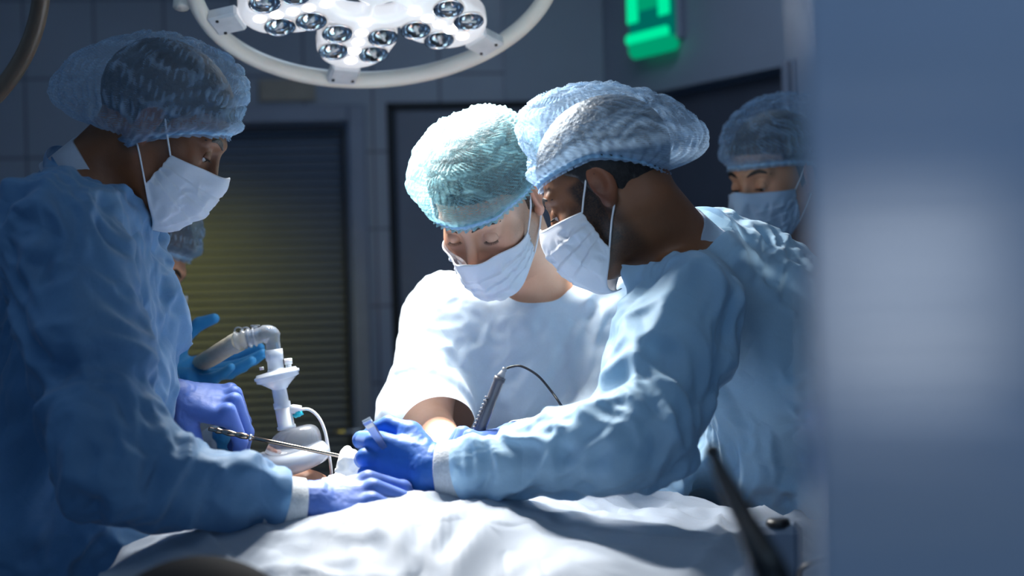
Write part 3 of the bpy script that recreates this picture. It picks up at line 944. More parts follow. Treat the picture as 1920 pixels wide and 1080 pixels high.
        v, f = mesh_of(outer, lo, hi, res)
        c = v[f].mean(1); keep = np.ones(len(f), bool); planes = []
        planes.append((nb+upn*neck, upn, .120))
        for L in 'LR':
            w = np.asarray(J['wr'+L], float); d = unit(w-np.asarray(J['el'+L]))
            off = (cuts or {}).get(L, -.006)
            planes.append((w+d*off, d, .13))
        planes.append((np.array([J['pelvis'][0], J['pelvis'][1], hem]), np.array([0, 0, -1.0]), 5))
        for i_, (o, n, r) in enumerate(planes):
            k_ = c-o; al = k_@n
            if i_ == 0: keep &= ~((al > 0) & (np.linalg.norm(k_-al[:, None]*n, axis=1) < .092) & (al < .16))
            else: keep &= ~((al > 0) & (np.linalg.norm(k_, axis=1) < r))
        v, f = compact(v, f[keep])
        # largest connected piece only
        lab = np.arange(len(v)); 
        while True:
            m = lab[f].min(1); new = lab.copy()
            for k in range(4): np.minimum.at(new, f[:, k], m)
            new = new[new]
            if (new == lab).all(): break
            lab = new
        big = np.bincount(lab).argmax(); f = f[lab[f[:, 0]] == big]; v, f = compact(v, f)
        b = boundary(f, len(v))
        for o, n, r in planes:
            m = b & (np.abs((v-o)@n) < res*1.6) & (np.linalg.norm(v-o, axis=1) < r*1.3)
            v[m] -= ((v[m]-o)@n)[:, None]*n
        e, _, _ = quads_to_cloth(v, f)
        Eb = np.concatenate([f[:, [0, 1]], f[:, [1, 2]], f[:, [2, 3]], f[:, [3, 0]]]); Eb = np.sort(Eb, 1)
        ub, cb = np.unique(Eb, axis=0, return_counts=True); ub = ub[cb == 1]
        v = relax_mesh(v, ub, 40, ~b, .5)
        v = relax_mesh(v, e, 3, b)
        D = sdf_grid(inner, lo-.05, hi+.05, .014); samp = grid_sampler(D, lo-.05, .014)
        fade = np.ones(len(v))
        for o, n, r in planes[:3]:
            dd = np.linalg.norm(v-o, axis=1) if r > 1 else np.abs((v-o)@n)+np.maximum(np.linalg.norm(v-o, axis=1)-r, 0)*3
            fade = np.minimum(fade, sstep(0, .03, dd))
        nrm = vnormals(v, f)
        x = v+nrm*(s.folds(v, seed, amp)*fade)[:, None]
        sd_, g_ = samp(x); m = sd_ < .0; x[m] += g_[m]*(-sd_[m])[:, None]
        if iters: x = wrinkle(x, f, samp, stretch, iters, b, limit, seed, bendk=bendk, aniso=aniso, noise=noise, grav=grav)
        x = relax_mesh(x, e, 1, b, .3)
        o = part(name, x, f, mat, s.root, subsurf=levels)
        s.planes = planes; s.gown = o; s.gv = x
        return o
    def collar(s, mat, r=.066, h=.03, name='collar', out=.012, off=-.01):
        nb = np.asarray(s.J['nb'], float); up = unit(s.H.w((0, -.028, -.045))[0]-nb)
        R = zframe(up); m = MB(); rs = []
        for i, (rr, z) in enumerate([(r+.012, off-.012), (r+.008, off), (r+.004, off+h*.5), (r, off+h), (r-.003, off+h+.002), (r-.004, off+h-.004), (r+.0, off)]):
            a = np.linspace(0, 2*np.pi, 48, endpoint=False)
            q = np.stack([rr*np.cos(a), rr*np.sin(a), z+0*a+.0015*np.sin(a*5)], 1)
            rs.append(q@R.T+nb)
        m.rings(rs, True, False, False); return m.build(name, mat, s.root)
    def cuff(s, L, hand, mat, r0=.034, r1=.031, length=.05, parent=None, off=-.03, lean=.75):
        w = hand.c; d = unit(hand.R[:, 1]*(1-lean)+lean*unit(np.asarray(s.J['wr'+L])-s.J['el'+L])); x = unit(hand.R[:, 0]-d*(d@hand.R[:, 0])); z = np.cross(x, d); rs = []
        a = np.linspace(0, 2*np.pi, 64, endpoint=False)
        for t, rr in ((-.25, r0-.003), (0, r0), (.3, r0+.0005), (.7, r1+.0015), (.97, r1+.001), (1, r1-.001), (.9, r1-.003), (.2, r0-.004)):
            k = .0006*np.sin(a*32)
            rs.append(w+d*(off+length*t)+((rr+k)*np.cos(a))[:, None]*x*1.08+((rr+k)*np.sin(a))[:, None]*z*.92)
        m = MB(); m.rings(rs, True, False, False); return m.build('cuff', mat, parent or s.root)
# ------------------------------------------------------------------ the room
def wall_mat(name, col, tile=None, rough=.5):
    t = NT(name); c = t.coord()
    n = t.noise(c, 2.2, 3); col2 = tuple(v*.8 for v in col)
    base = t.mix(t.ramp(n, [(.3, 0), (.7, .6)]), col, col2)
    nb = t.bump(t.noise(c, 60, 2), .05, .002)
    if tile:
        w, h = tile; b = t.n('ShaderNodeTexBrick'); b.offset = 0; b.squash = 1
        m = t.n('ShaderNodeMapping'); t.l(c, m.inputs[0]); m.inputs['Rotation'].default_value = (math.radians(90), 0, 0)
        t.l(m.outputs[0], b.inputs['Vector']); b.inputs['Scale'].default_value = 1
        b.inputs['Brick Width'].default_value = w; b.inputs['Row Height'].default_value = h; b.inputs['Mortar Size'].default_value = .005
        b.inputs['Mortar Smooth'].default_value = .2
        base = t.mix(b.outputs['Fac'], base, tuple(v*.45 for v in col)); nb = t.bump(b.outputs['Fac'], -.4, .003, nb)
    return t.done(t.pbr(base, rough, 0, nb))
MAT['wall_tile'] = wall_mat('wall_tile_grey', (.32, .36, .44), (.235, .27), .28)
MAT['wall_paint'] = wall_mat('wall_paint_grey', (.30, .34, .42))
MAT['frame'] = simple('door_frame_grey', (.25, .28, .36), .4, nscale=8)
MAT['gap'] = simple('bead_and_gap_dark', (.015, .018, .025), .7)  # dark colour also stands for the shadow gap of the plain door
MAT['door_dark'] = simple('door_leaf_dark', (.07, .08, .11), .5, nscale=5)
MAT['door_grey'] = simple('door_leaf_grey', (.17, .19, .25), .45, nscale=5)
MAT['floor'] = simple('floor_vinyl', (.16, .20, .26), .35, nscale=6, bump=.05)
MAT['ceiling'] = wall_mat('ceiling_panels', (.5, .55, .6), (.6, .6), .7)
MAT['steel'] = simple('brushed_steel', (.55, .56, .58), .28, 1.0, nscale=90)
MAT['chrome'] = simple('polished_chrome', (.85, .87, .90), .08, 1.0, var=.02)
MAT['black'] = simple('black_plastic', (.012, .012, .014), .38, nscale=40)
MAT['plate'] = simple('sign_plate_beige', (.34, .30, .25), .5, nscale=14)

EX = unit((1, .10, 0)); EY = np.array([-EX[1], EX[0], 0]); EZ = np.array([0, 0, 1.0])
WB0 = np.array([-.25, 5.0, 0.0])                 # a point of the back wall's face at x = -.25
RB = np.stack([EX, EY, EZ], 1)
def BW(x, out, z): return WB0+EX*x-EY*out+EZ*z     # x along the back wall, out towards the room
CORNER = BW(.60, 0, 0)
DR = unit((.45, -.68, 0)); NR = np.array([-DR[1], DR[0], 0])*-1.0   # along the angled right wall, and its normal to the room
NR = NR if NR[0] < 0 else -NR
RR = np.stack([DR, NR, EZ], 1)
def RW(s, out, z): return CORNER+DR*s+NR*out+EZ*z
def wpx(px, py, wall):
    """where the line of sight through a photo pixel meets a wall: (distance along it, height)"""
    d = P(px, py, 1.0)-CAM
    o, e, n = (WB0, EX, EY) if wall == 'B' else (CORNER, DR, NR)
    t = ((o-CAM)@n)/(d@n); h = CAM+d*t
    return (h-o)@e, h[2]
def wbox(name, wall, x0, x1, z0, z1, o0, o1, mat, parent=None, bevel=.0, kind=None):
    f = BW if wall == 'B' else RW; R = RB if wall == 'B' else RR
    c = f((x0+x1)/2, (o0+o1)/2, (z0+z1)/2)
    m = MB().box(c, (abs(x1-x0), abs(o1-o0), abs(z1-z0)), R, bevel)
    o = m.build(name, mat, parent, smooth=False)
    if kind and parent is None: o['kind'] = kind
    return o
def slab(name, lo, hi, mat):
    lo, hi = np.array(lo, float), np.array(hi, float)
    o = MB().box((lo+hi)/2, hi-lo).build(name, mat, None, smooth=False); o['kind'] = 'structure'; return o
XL, YF, XR = -2.7, -1.6, 3.0
dl = wpx(236, 200, 'B')[0]; dr = wpx(690, 400, 'B')[0]; dt = 2.05
cl = wpx(727, 300, 'B')[0]
xw = (XL-WB0[0])/EX[0]
def rig():
    # back wall with the openings of its two doors left out
    m = MB(); R = RB
    def pc(x0, x1, z0, z1): m.box(BW((x0+x1)/2, -.06, (z0+z1)/2), (x1-x0, .12, z1-z0), R)
    gl, gr = cl-.0, .60-.055
    pc(xw-.2, dl, 0, 3.0); pc(dl, dr, dt, 3.0); pc(dr, gl, 0, 3.0); pc(gl, gr, 2.06, 3.0); pc(gr, .60, 0, 3.0)
    o = m.build('wall_back', MAT['wall_tile'], smooth=False); o['kind'] = 'structure'
    x0 = wpx(945, 120, 'B')[0]
    t = wbox('trim_1', 'B', x0, .60, 2.06, 3.0, .0, .012, MAT['wall_paint'], kind='structure')
    # louvred door
    d = thing('door_1', 'x', 'door', BW((dl+dr)/2, 0, 0)); del d['label']; del d['category']; d['kind'] = 'structure'
    fw = .060
    fr = MB()
    for a, b, z0, z1 in ((dl, dl+fw, 0, dt), (dr-fw, dr, 0, dt), (dl+fw, dr-fw, dt-fw, dt)):
        fr.box(BW((a+b)/2, .005, (z0+z1)/2), (b-a, .10, z1-z0), R, .006)
    fr.build('door_frame', MAT['frame'], d, smooth=False)
    lf = MB(); a, b = dl+fw+.004, dr-fw-.004; st = wpx(648, 400, 'B')[0]; stile = b-st
    for x0, x1, z0, z1 in ((a, a+stile, .01, dt-fw-.004), (b-stile, b, .01, dt-fw-.004), (a+stile, b-stile, .01, .25), (a+stile, b-stile, wpx(580, 243, 'B')[1], dt-fw-.004)):
        lf.box(BW((x0+x1)/2, -.025, (z0+z1)/2), (x1-x0, .045, z1-z0), R, .005)
    lf.build('door_leaf', MAT['frame'], d, smooth=False)
    gm = MB(); gt = wpx(580, 243, 'B')[1]
    for x in (a+stile+.004, b-stile-.004): gm.box(BW(x, -.012, (.25+gt)/2), (.010, .03, gt-.25), R)
    gm.box(BW((a+b)/2, -.012, gt-.004), (b-a-2*stile, .03, .010), R)
    gm.build('glazing_bead', MAT['gap'], d, smooth=False)
    lv = MB(); n = 58
    for k in range(n):
        z = .26+(gt-.27)*(k+.5)/n; Rt = R@np.array(Matrix.Rotation(math.radians(52), 3, 'X'))
        lv.box(BW((a+b)/2, -.030, z), (b-a-2*stile-.002, .034, .0022), Rt)
    lv.build('louvre_blind', simple('blind_grey', (.13, .15, .19), .55, nscale=4), d, smooth=False)
    hd = MB(); hx, hz = wpx(684, 806, 'B')
    hd.box(BW(hx, .008, hz-.03), (.035, .010, .20), R, .004)
    hd.tube([BW(hx, .01, hz), BW(hx, .055, hz), BW(hx-.02, .060, hz), BW(hx-.12, .060, hz)], .009, 10)
    hd.build('door_handle', MAT['steel'], d)
    # plain door beside it, dark strips painted as the shadow gap round it
    g = thing('door_2', 'x', 'door', BW((gl+gr)/2, 0, 0)); del g['label']; del g['category']; g['kind'] = 'structure'
    fr = MB()
    for x0, x1, z0, z1 in ((gl, gl+.028, 0, 2.06), (gr-.02, gr, 0, 2.06), (gl, gr, 2.035, 2.06)):
        fr.box(BW((x0+x1)/2, -.03, (z0+z1)/2), (x1-x0, .07, z1-z0), R)
    fr.build('shadow_gap', MAT['gap'], g, smooth=False)
    MB().box(BW((gl+gr)/2+.004, -.025, 1.02), (gr-gl-.052, .05, 2.03), R, .006).build('door_leaf', MAT['door_grey'], g, smooth=False)
    hd = MB(); hd.box(BW(gr-.10, .010, 1.02), (.03, .02, .16), R, .006); hd.build('door_handle', MAT['steel'], g, smooth=False)
    # sign plate over the louvred door
    (a, z1), (b, z0) = wpx(484, 150, 'B'), wpx(592, 190, 'B')
    s = wbox('sign_plate', 'B', a, b, z0, z1, .0, .012, MAT['plate'], bevel=.003)
    tag(s, 'blank beige rectangular sign plate on the wall above the louvred door', 'sign')
    # angled right wall: opening under its header, jamb, lighter wall beyond
    m = MB()
    hz = 2.05; j0 = wpx(1478, 130, 'R')[0]; j1 = wpx(1492, 130, 'R')[0]; e0 = .04
    def pr(x0, x1, z0, z1, o0=-.12, o1=0): m.box(RW((x0+x1)/2, (o0+o1)/2, (z0+z1)/2), (x1-x0, o1-o0, z1-z0), RR)
    pr(-.12, e0, 0, 3.0); pr(e0, j0, hz, 3.0); pr(j0, 6.4, 0, 3.0)
    o = m.build('wall_right', MAT['wall_paint'], smooth=False); o['kind'] = 'structure'
    g = thing('door_3', 'x', 'door', RW((e0+j0)/2, 0, 0)); del g['label']; del g['category']; g['kind'] = 'structure'
    MB().box(RW((e0+j0)/2, -.07, 1.02), (j0-e0, .045, 2.04), RR, .004).build('door_leaf', MAT['door_dark'], g, smooth=False)
    fr = MB(); fr.box(RW(j0+.012, .012, 1.03), (.024, .04, 2.06), RR, .004); fr.box(RW(j0+.040, .006, 1.03), (.010, .02, 2.06), RR)
    fr.build('door_frame', MAT['frame'], g, smooth=False)
    MB().box(RW(j0-.12, -.035, 1.02), (.03, .03, .2), RR, .006).build('door_handle', MAT['steel'], g, smooth=False)
    # picture rail of the lighter panels
    wbox('trim_2', 'R', j1+.06, 6.0, 2.20, 2.24, 0, .02, MAT['frame'], kind='structure')
    slab('wall_left', (XL-.12, YF, 0), (XL, 5.2, 3.0), MAT['wall_tile'])
    slab('floor', (XL-.2, YF-.2, -.1), (4.6, 5.4, 0), MAT['floor'])
    slab('ceiling', (XL-.2, YF-.2, 3.0), (4.6, 5.4, 3.1), MAT['ceiling'])
    # wall behind the photographer, with an unseen window added for the cool fill
    m = MB()
    for x0, x1, z0, z1 in ((XL, -1.7, 0, 3.0), (-.1, 4.6, 0, 3.0), (-1.7, -.1, 0, 1.2), (-1.7, -.1, 2.3, 3.0)):
        m.box(((x0+x1)/2, YF-.06, (z0+z1)/2), (x1-x0, .12, z1-z0))
    o = m.build('wall_front', MAT['wall_paint'], smooth=False); o['kind'] = 'structure'
    w = thing('fill_window_1', 'x', 'window', (-.9, YF, 1.2)); del w['label']; del w['category']; w['kind'] = 'structure'
    m = MB()
    for x0, x1, z0, z1 in ((-1.7, -1.64, 1.2, 2.3), (-.16, -.1, 1.2, 2.3), (-1.64, -.16, 1.2, 1.26), (-1.64, -.16, 2.24, 2.3), (-.93, -.87, 1.26, 2.24)):
        m.box(((x0+x1)/2, YF-.05, (z0+z1)/2), (x1-x0, .08, z1-z0), None, .005)
    m.build('window_frame', MAT['frame'], w, smooth=False)
    MB().box((-.9, YF-.06, 1.75), (1.48, .006, .98)).build('window_pane', emissive('window_fill_glow', (.45, .68, 1), .9), w, smooth=False)
    for x, y in ((.2, 3.5), (.2, .6), (-1.7, 1.9), (1.35, -.75)):  # glowing panels added to carry the ceiling fill
        t = thing('ceiling_fill_panel', {3.5: 'added ceiling fill panel in front of the exit sign wall', .6: 'added ceiling fill panel over the blue door leaf', 1.9: 'added ceiling fill panel near the left wall', -.75: 'added ceiling fill panel behind the photographer'}[y], 'ceiling light', (x, y, 3.0), 'added ceiling fill panels')
        m = MB()
        for a in (-1, 1):
            m.box((x+a*.56, y, 2.99), (.03, .65, .03)); m.box((x, y+a*.31, 2.99), (1.15, .03, .03))
        m.build('frame', MAT['steel'], t, smooth=False)
        MB().box((x, y, 2.995), (1.10, .60, .006)).build('diffuser', emissive('ceiling_fill_glow', (.7, .85, 1), .5), t, smooth=False)
    # blue-grey lacquered sliding door leaf close to the lens, at the right edge
    xl = P(1532, 540, .56)[0]
    d = thing('door_4', 'x', 'door', (xl+.45, .58, 0)); del d['label']; del d['category']; d['kind'] = 'structure'
    t = NT('door_lacquer_blue'); c = t.coord(scale=(1.2, 1, 60)); n = t.noise(c, 3, 4); c2 = t.coord(scale=(.5, 1, 7)); n2 = t.noise(c2, 2, 2)
    col = t.mix(t.ramp(n2, [(.35, 0), (.7, .8)]), (.42, .53, .70), (.48, .56, .68))
    bl = t.pbr(col, t.ramp(n, [(.3, .12), (.7, .22)]), .40, t.bump(n, .06, .002), Specular_IOR_Level=.7)
    mt = t.done(bl)
    MB().box((xl+.45, .58, 1.06), (.90, .010, 2.08), None, .002).build('door_leaf', mt, d, smooth=False)
    m = MB(); m.box((xl+.45, .58, 2.13), (2.4, .06, .06)); m.build('sliding_rail', MAT['steel'], d, smooth=False)
    m = MB(); m.tube([(xl+.80, .55, .95), (xl+.80, .52, .97), (xl+.80, .52, 1.25), (xl+.80, .55, 1.27)], .009, 10); m.build('door_handle', MAT['steel'], d)
    # film viewer on the wall behind the photographer, mirrored in the lacquer
    v = thing('film_viewer', 'pale lit film viewer box reflected in the blue door leaf at the right edge', 'light box', (.74, YF, 1.35))
    m = MB(); m.box((.74, YF+.03, 1.35), (.40, .06, .50), None, .01); m.build('housing', MAT['frame'], v, smooth=False)
    MB().box((.74, YF+.063, 1.35), (.33, .006, .36)).build('screen', emissive('viewer_light', (1.0, .96, .92), 1.45), v, smooth=False)
    # emergency exit sign on the right wall
    (a, zt), (b, zb) = wpx(1199, -28, 'R'), wpx(1284, 98, 'R')
    (a2, zb) = wpx(1240, 96, 'R')
    e = thing('exit_sign', 'glowing green emergency exit light box high on the right wall', 'exit sign', RW((a+b)/2, 0, zb))
    gh = emissive('exit_green_bright', (.0, .85, .36), .95); gm_ = emissive('exit_green', (.0, .42, .20), .75); gd = emissive('exit_green_dim', (.0, .16, .13), .8)
    wbox('backing', 'R', a-.006, b+.006, zb+.02, zt+.03, .0, .03, MAT['frame'], e, .006)
    w_ = b-a
    wbox('panel', 'R', a, b, zb+.035, zt+.02, .03, .055, gd, e, .006)
    wbox('lower_edge', 'R', a, b, zb+.030, zb+.065, .056, .075, gh, e, .01)
    hh = zt-zb
    wbox('side_glow', 'R', a+.002, a+w_*.26, zb+hh*.42, zb+hh*.83, .056, .062, gh, e, .002)
    wbox('side_glow', 'R', a+w_*.74, b-.002, zb+hh*.42, zb+hh*1.08, .056, .062, gh, e, .002)
    wbox('arrow', 'R', a+w_*.26, a+w_*.74, zb+hh*.56, zb+hh*.83, .056, .062, gm_, e, .002)
    m = MB(); rs = []
    for k in range(9):
        aa = math.pi*k/8; rs.append([RW(a+w_*.08, .03+.032*math.sin(aa), zb+.028-.022*math.sin(aa)*1), RW(b-w_*.02, .03+.032*math.sin(aa), zb+.028-.022*math.sin(aa))])
    q = []
    m = MB(); m.tube([RW(a+w_*.10, .045, zb+.012), RW(b-w_*.04, .045, zb+.012)], .030, 16); m.build('lower_lens', gm_, e)
    w = thing('added_tint_lamp', 'added unseen lamp tinting the louvred door yellow from behind the left surgeon', 'wall lamp', (-1.30, 4.86, 1.66))  # lamp body added to house the yellow tint spot
    MB().lathe([(.0001, 0), (.045, 0), (.045, .02), (.0001, .02)], 24, (-1.30, 4.89, 1.66), zframe((0, -1, 0))).build('mount', MAT['steel'], w)
    MB().tube(bez([(-1.30, 4.87, 1.66), (-1.30, 4.60, 1.72), (-1.29, 4.32, 1.68)], 14), .008, 10).build('arm', MAT['steel'], w)
    MB().lathe([(.015, -.07), (.03, -.06), (.06, -.005), (.062, -.005), (.032, -.064), (.015, -.075)], 28, (-1.28, 4.30, 1.62), zframe((.16, .65, -.26)), (False, False)).build('lamp_shade', MAT['frame'], w)
rig()
# ------------------------------------------------------------------ surgical lamps
def surgical_lamp(C, n, U, V, label, lit, a0=-171, mount=(0, 0)):
    C, n, U, V = (np.asarray(v, float) for v in (C, n, U, V)); R = np.stack([U, V, n], 1)
    t = thing('surgical_lamp', label, 'surgical lamp', C)
    def w(q): return np.atleast_2d(q)@R.T+C
    if lit:
        tt = NT('lamp_cover_lit'); c = tt.coord(); 
        e = tt.pbr((.86, .86, .88), .22, 0, None, Emission_Color=(.98, .97, 1, 1), Emission_Strength=.40, Coat_Weight=.5); cover = tt.done(e)
        ringm = simple('lamp_ring_cream', (.96, .90, .80), .45, nscale=9, var=.03, Coat_Weight=.3)
        led = emissive('lamp_led_on', (1, .99, .96), 16); refl = simple('lamp_reflector', (.9, .92, .96), .12, 1.0, var=.05); clip = simple('lamp_clip_white', (.85, .85, .86), .4)
    else:
        cover = simple('lamp_cover_off', (.05, .055, .06), .25); ringm = simple('lamp_ring_dark', (.16, .12, .09), .3)
        led = simple('lamp_led_off', (.10, .10, .11), .2); refl = MAT['chrome']; clip = simple('lamp_clip_grey', (.35, .35, .38), .4)
    angs = [math.radians(a0+60*k) for k in range(6)]
    def fn(p):
        q = (p-C)@R; z = q[:, 2]; d = None
        for a in angs:
            cs, sn = math.cos(a), math.sin(a); r = q[:, 0]*cs+q[:, 1]*sn; s = -q[:, 0]*sn+q[:, 1]*cs
            h = np.clip((r-.150)/.022, 0, 1); rad = .070-.004*h
            l = np.hypot(r-.150-.022*h, s)-rad
            d = l if d is None else smin(d, l, .018)
        rr = np.hypot(q[:, 0], q[:, 1]); d = smin(d, np.abs(rr-.098)-.016, .016)
        d = smin(d, rr-.042, .004)
        for a in angs:
            cs, sn = math.cos(a), math.sin(a); r = q[:, 0]*cs+q[:, 1]*sn; s = -q[:, 0]*sn+q[:, 1]*cs
            d = smin(d, np.maximum(np.abs(s)-.008, np.abs(r-.06)-.04), .01)
        th = .020
        e = np.stack([d+.012, np.abs(z)-th+.012], 1)
        o = np.minimum(e.max(1), 0)+np.sqrt((np.maximum(e, 0)**2).sum(1))-.012
        for a in angs:                                        # seats of the reflectors
            cs, sn = math.cos(a), math.sin(a); r = q[:, 0]*cs+q[:, 1]*sn; s = -q[:, 0]*sn+q[:, 1]*cs
            for rr_, ss in ((.128, .040), (.128, -.040), (.182, .036), (.182, -.036)):
                c = np.sqrt((r-rr_)**2+(s-ss)**2+(z-.0265)**2)-.0290
                o = smax(o, -c, .003)
        return o
    lo, hi = C-.26, C+.26
    v, f = mesh_of(fn, lo, hi, .0032)
    part('lamp_body', v, f, cover, t)
    m = MB(); a = np.linspace(0, 2*np.pi, 145)[:-1]; rs = []
    prof = [(math.cos(b)*.0135, math.sin(b)*.0165) for b in np.linspace(0, 2*np.pi, 17)[:-1]]
    for aa in a: rs.append(w([((.298+pr)*math.cos(aa), (.298+pr)*math.sin(aa), pz) for pr, pz in prof]))
    rs.append(rs[0]); m.rings(rs, True, False, False); m.build('outer_ring', ringm, t)
    for a in angs:
        cs, sn = math.cos(a), math.sin(a)
        def L(r, s, z): return w((r*cs-s*sn, r*sn+s*cs, z))[0]
        Rl = R@np.array([[cs, -sn, 0], [sn, cs, 0], [0, 0, 1]])
        m = MB(); m.box(L(.262, 0, .008), (.052, .052, .022), Rl, .004)
        m.build('ring_clip', clip, t, smooth=False)
        for s in (-.018, .018): MB().lathe([(.0001, .0), (.0028, 0), (.0028, .002), (.0001, .002)], 10, L(.272, s, .019), Rl, (True, True)).build('clip_screw', MAT['black'], t)
        for r, s in ((.128, .040), (.128, -.040), (.182, .036), (.182, -.036)):
            m = MB(); prof = [(.0265, .0195), (.0255, .0205), (.0240, .0185)]+[(.0240*math.cos(b), .0185-.019*math.sin(b)) for b in np.linspace(.1, 1.5, 9)]
            m.lathe(prof, 26, L(r, s, 0), Rl, (False, True)); rf = m.build('reflector', refl, t)
            m = MB(); m.box(L(r+.002, s*.98, .017), (.026, .006, .004), Rl@np.array(Matrix.Rotation(.7 if s > 0 else -.6, 3, 'Z')), .0015)
            m.lathe([(.0001, .006), (.0055, .006), (.0065, .014), (.0045, .019), (.0001, .0195)], 14, L(r, s, 0), Rl, (True, True)); m.build('bulb_holder', clip, rf)
        for r in (.088, .118, .146, .174, .204):
            m = MB(); m.lathe([(.0001, .0225), (.0062, .0220), (.0102, .0206), (.0110, .0190)], 20, L(r, 0, 0), Rl, (True, True)); m.build('led', led, t)
    # yoke and ceiling arm
    top = np.array([C[0]+mount[0], C[1]+mount[1], 2.97])
    m = MB(); y = []
    for b in np.linspace(-1, 1, 25): y.append(w((.325*math.sin(b*1.57), 0, -.30*math.cos(b*1.57)))[0])
    m.tube(y, .014, 12); m.build('yoke', ringm, t)
    mid = w((0, 0, -.30))[0]; el = np.array([(mid[0]+top[0])/2, (mid[1]+top[1])/2+.1, max(mid[2]+.12, 2.55)])
    m = MB(); m.tube(bez([mid, mid+[0, 0, .1], el, [top[0], top[1], 2.75], top], 24), .026, 14); m.build('ceiling_arm', ringm, t)
    m = MB(); m.lathe([(.0001, 3.0), (.14, 3.0), (.14, 2.965), (.05, 2.94), (.0001, 2.94)], 32, (top[0], top[1], 0)); m.build('ceiling_mount', ringm, t)
    return t
surgical_lamp(LC, LN, LU, LV, 'lit round surgical lamp with cream ring and glowing white petals above the surgeons', True, mount=(.2, .5))
_n = unit((.396, -.703, -.591)); _u = unit(np.cross(_n, (0, 1, 0)))
surgical_lamp(P(-324, -31, 2.05), _n, _u, np.cross(_n, _u), 'switched off dark surgical lamp at the top left edge', False, a0=-22, mount=(-.2, .4))
_n = unit(A3(.03, 2.40, 1.22)-SAT); _u = unit(np.cross(_n, (0, 1, 0)))  # unseen lamp head added around the middle gown's fill spot
surgical_lamp(SAT-_n*.03, _n, _u, np.cross(_n, _u), 'unseen surgical lamp added above the photographer to fill the middle gown', True, mount=(-.1, -.4))
# ------------------------------------------------------------------ operating table, drape
TZ = .885
HC = np.array([-.40, 2.22]); TD = unit((.89, -.454, 0)); TP = np.array([.454, .89, 0])/np.linalg.norm((.454, .89))
RT_ = np.stack([TD, TP, (0, 0, 1)], 1)
def TT(a, b, z): return np.array([HC[0], HC[1], 0])+TD*a+TP*b+np.array([0, 0, z])
def table():
    """the table runs from the patient's head towards the photographer's right"""
    c = TT(.90, 0, 0)
    t = thing('operating_table', 'operating table hidden under the white surgical drape', 'operating table', (c[0], c[1], 0))
    MB().box(TT(.92, 0, TZ-.04), (1.60, .50, .08), RT_, .03).build('mattress', MAT['black'], t)
    MB().box(TT(.00, 0, TZ-.04), (.22, .24, .07), RT_, .03).build('head_rest', MAT['black'], t)
    MB().box(TT(.82, 0, TZ-.10), (1.70, .44, .04), RT_, .01).build('table_top', MAT['steel'], t)
    MB().box((-.10, 1.72, TZ+.03), (.62, .22, .08), None, .03).build('arm_board', MAT['black'], t)
    MB().box(TT(.82, 0, .42), (.28, .30, .72), RT_, .03).build('column', MAT['steel'], t)
    MB().box(TT(.82, 0, .05), (.9, .44, .10), RT_, .03).build('base', MAT['steel'], t)
table()
def drape_z(X, Y):
    """height of the cloth over the patient"""
    base = 1.088+.030*np.exp(-((X+.17)/.22)**2)-.018*sstep(.15, .6, X)
    y0 = 1.80-.45*sstep(.45, 1.1, X)
    z = base-1.25*np.clip(y0-Y, 0, .20)**2-.50*np.clip(y0-.20-Y, 0, 9)
    z = z-.9*np.clip(Y-2.18, 0, .5)**2
    z = z+.026*np.exp(-((X+.20)/.13)**2-((Y-2.12)/.09)**2)
    z = z-.06*sstep(.75, 1.3, X)-.03*sstep(-.38, -.54, X)
    return z
def drape():
    m_ = gown_mat('drape_white', (.38, .44, .53), .12)
    x0, x1 = -.50, 1.22
    us = np.arange(-1.0, 1.80, .0085); vs = np.arange(.70, 2.98, .0085)
    U, Vv = np.meshgrid(us, vs, indexing='ij')
    y0 = 1.50-.28*sstep(.4, 1.1, U); y1 = 2.40-.42*sstep(0, .42, U)-.25*sstep(.5, 1.2, U)
    X = np.clip(U, x0, x1); Y = np.clip(Vv, y0, y1)
    ex = U-X; ey = Vv-Y; dr = np.hypot(ex, ey)
    Z = drape_z(X, Y)-dr
    flare = .16*dr*(1-.3*dr)+.014*np.sin(U*21+2*np.sin(Vv*3))*sstep(0, .25, dr)*(np.abs(ey) > 0)+.014*np.sin(Vv*19)*sstep(0, .25, dr)*(np.abs(ex) > 0)
    X = X+np.sign(ex)*flare*(np.abs(ex)/np.maximum(dr, 1e-6)); Y = Y+np.sign(ey)*flare*(np.abs(ey)/np.maximum(dr, 1e-6))
    p = np.stack([U, Vv, 0*U], -1).reshape(-1, 3)
    w = np.stack([vnoise(p*4, k) for k in (1, 2, 3)], 1)*.10
    def R(n, e=.03): return np.sqrt(n*n+e*e)
    a = math.radians(62)
    q = (p+w)@np.array([[math.cos(a), math.sin(a), 0], [-math.sin(a), math.cos(a), 0], [0, 0, 1.0]]).T
    h = -.026*R(vnoise(q*[2.2, 9, 1], 21))-.011*R(vnoise(q*[5, 22, 1]+w*3, 22))-.007*R(vnoise((p+w)*[26, 20, 1], 23))-.010*R(vnoise((p+w*1.5)@np.array([[.8, .6, 0], [-.6, .8, 0], [0, 0, 1.0]])*[4, 17, 1], 29))
    a = math.radians(12); q = (p+w)@np.array([[math.cos(a), math.sin(a), 0], [-math.sin(a), math.cos(a), 0], [0, 0, 1.0]]).T
    h = h-.012*R(vnoise(q*[2.0, 10, 1], 27), .04)*sstep(.0, .4, U.ravel())
    Z = Z+(h+.026).reshape(Z.shape)*1.15
    v = np.stack([X, Y, Z], -1).reshape(-1, 3); f = sheet(len(us), len(vs))[:, ::-1]
    c = v[f].mean(1); uc = U.ravel()[f].mean(1); vc = Vv.ravel()[f].mean(1)
    keep = ~((uc < -.275+.02*np.sin(vc*30)) & (vc > 2.03))
    v, f = compact(v, f[keep])
    o = part('surgical_drape', v, f, m_, None); recenter(o, (.36, 1.98, TZ))
    tag(o, 'wrinkled white surgical drape over the patient in the foreground', 'surgical drape')
    return o
drape()
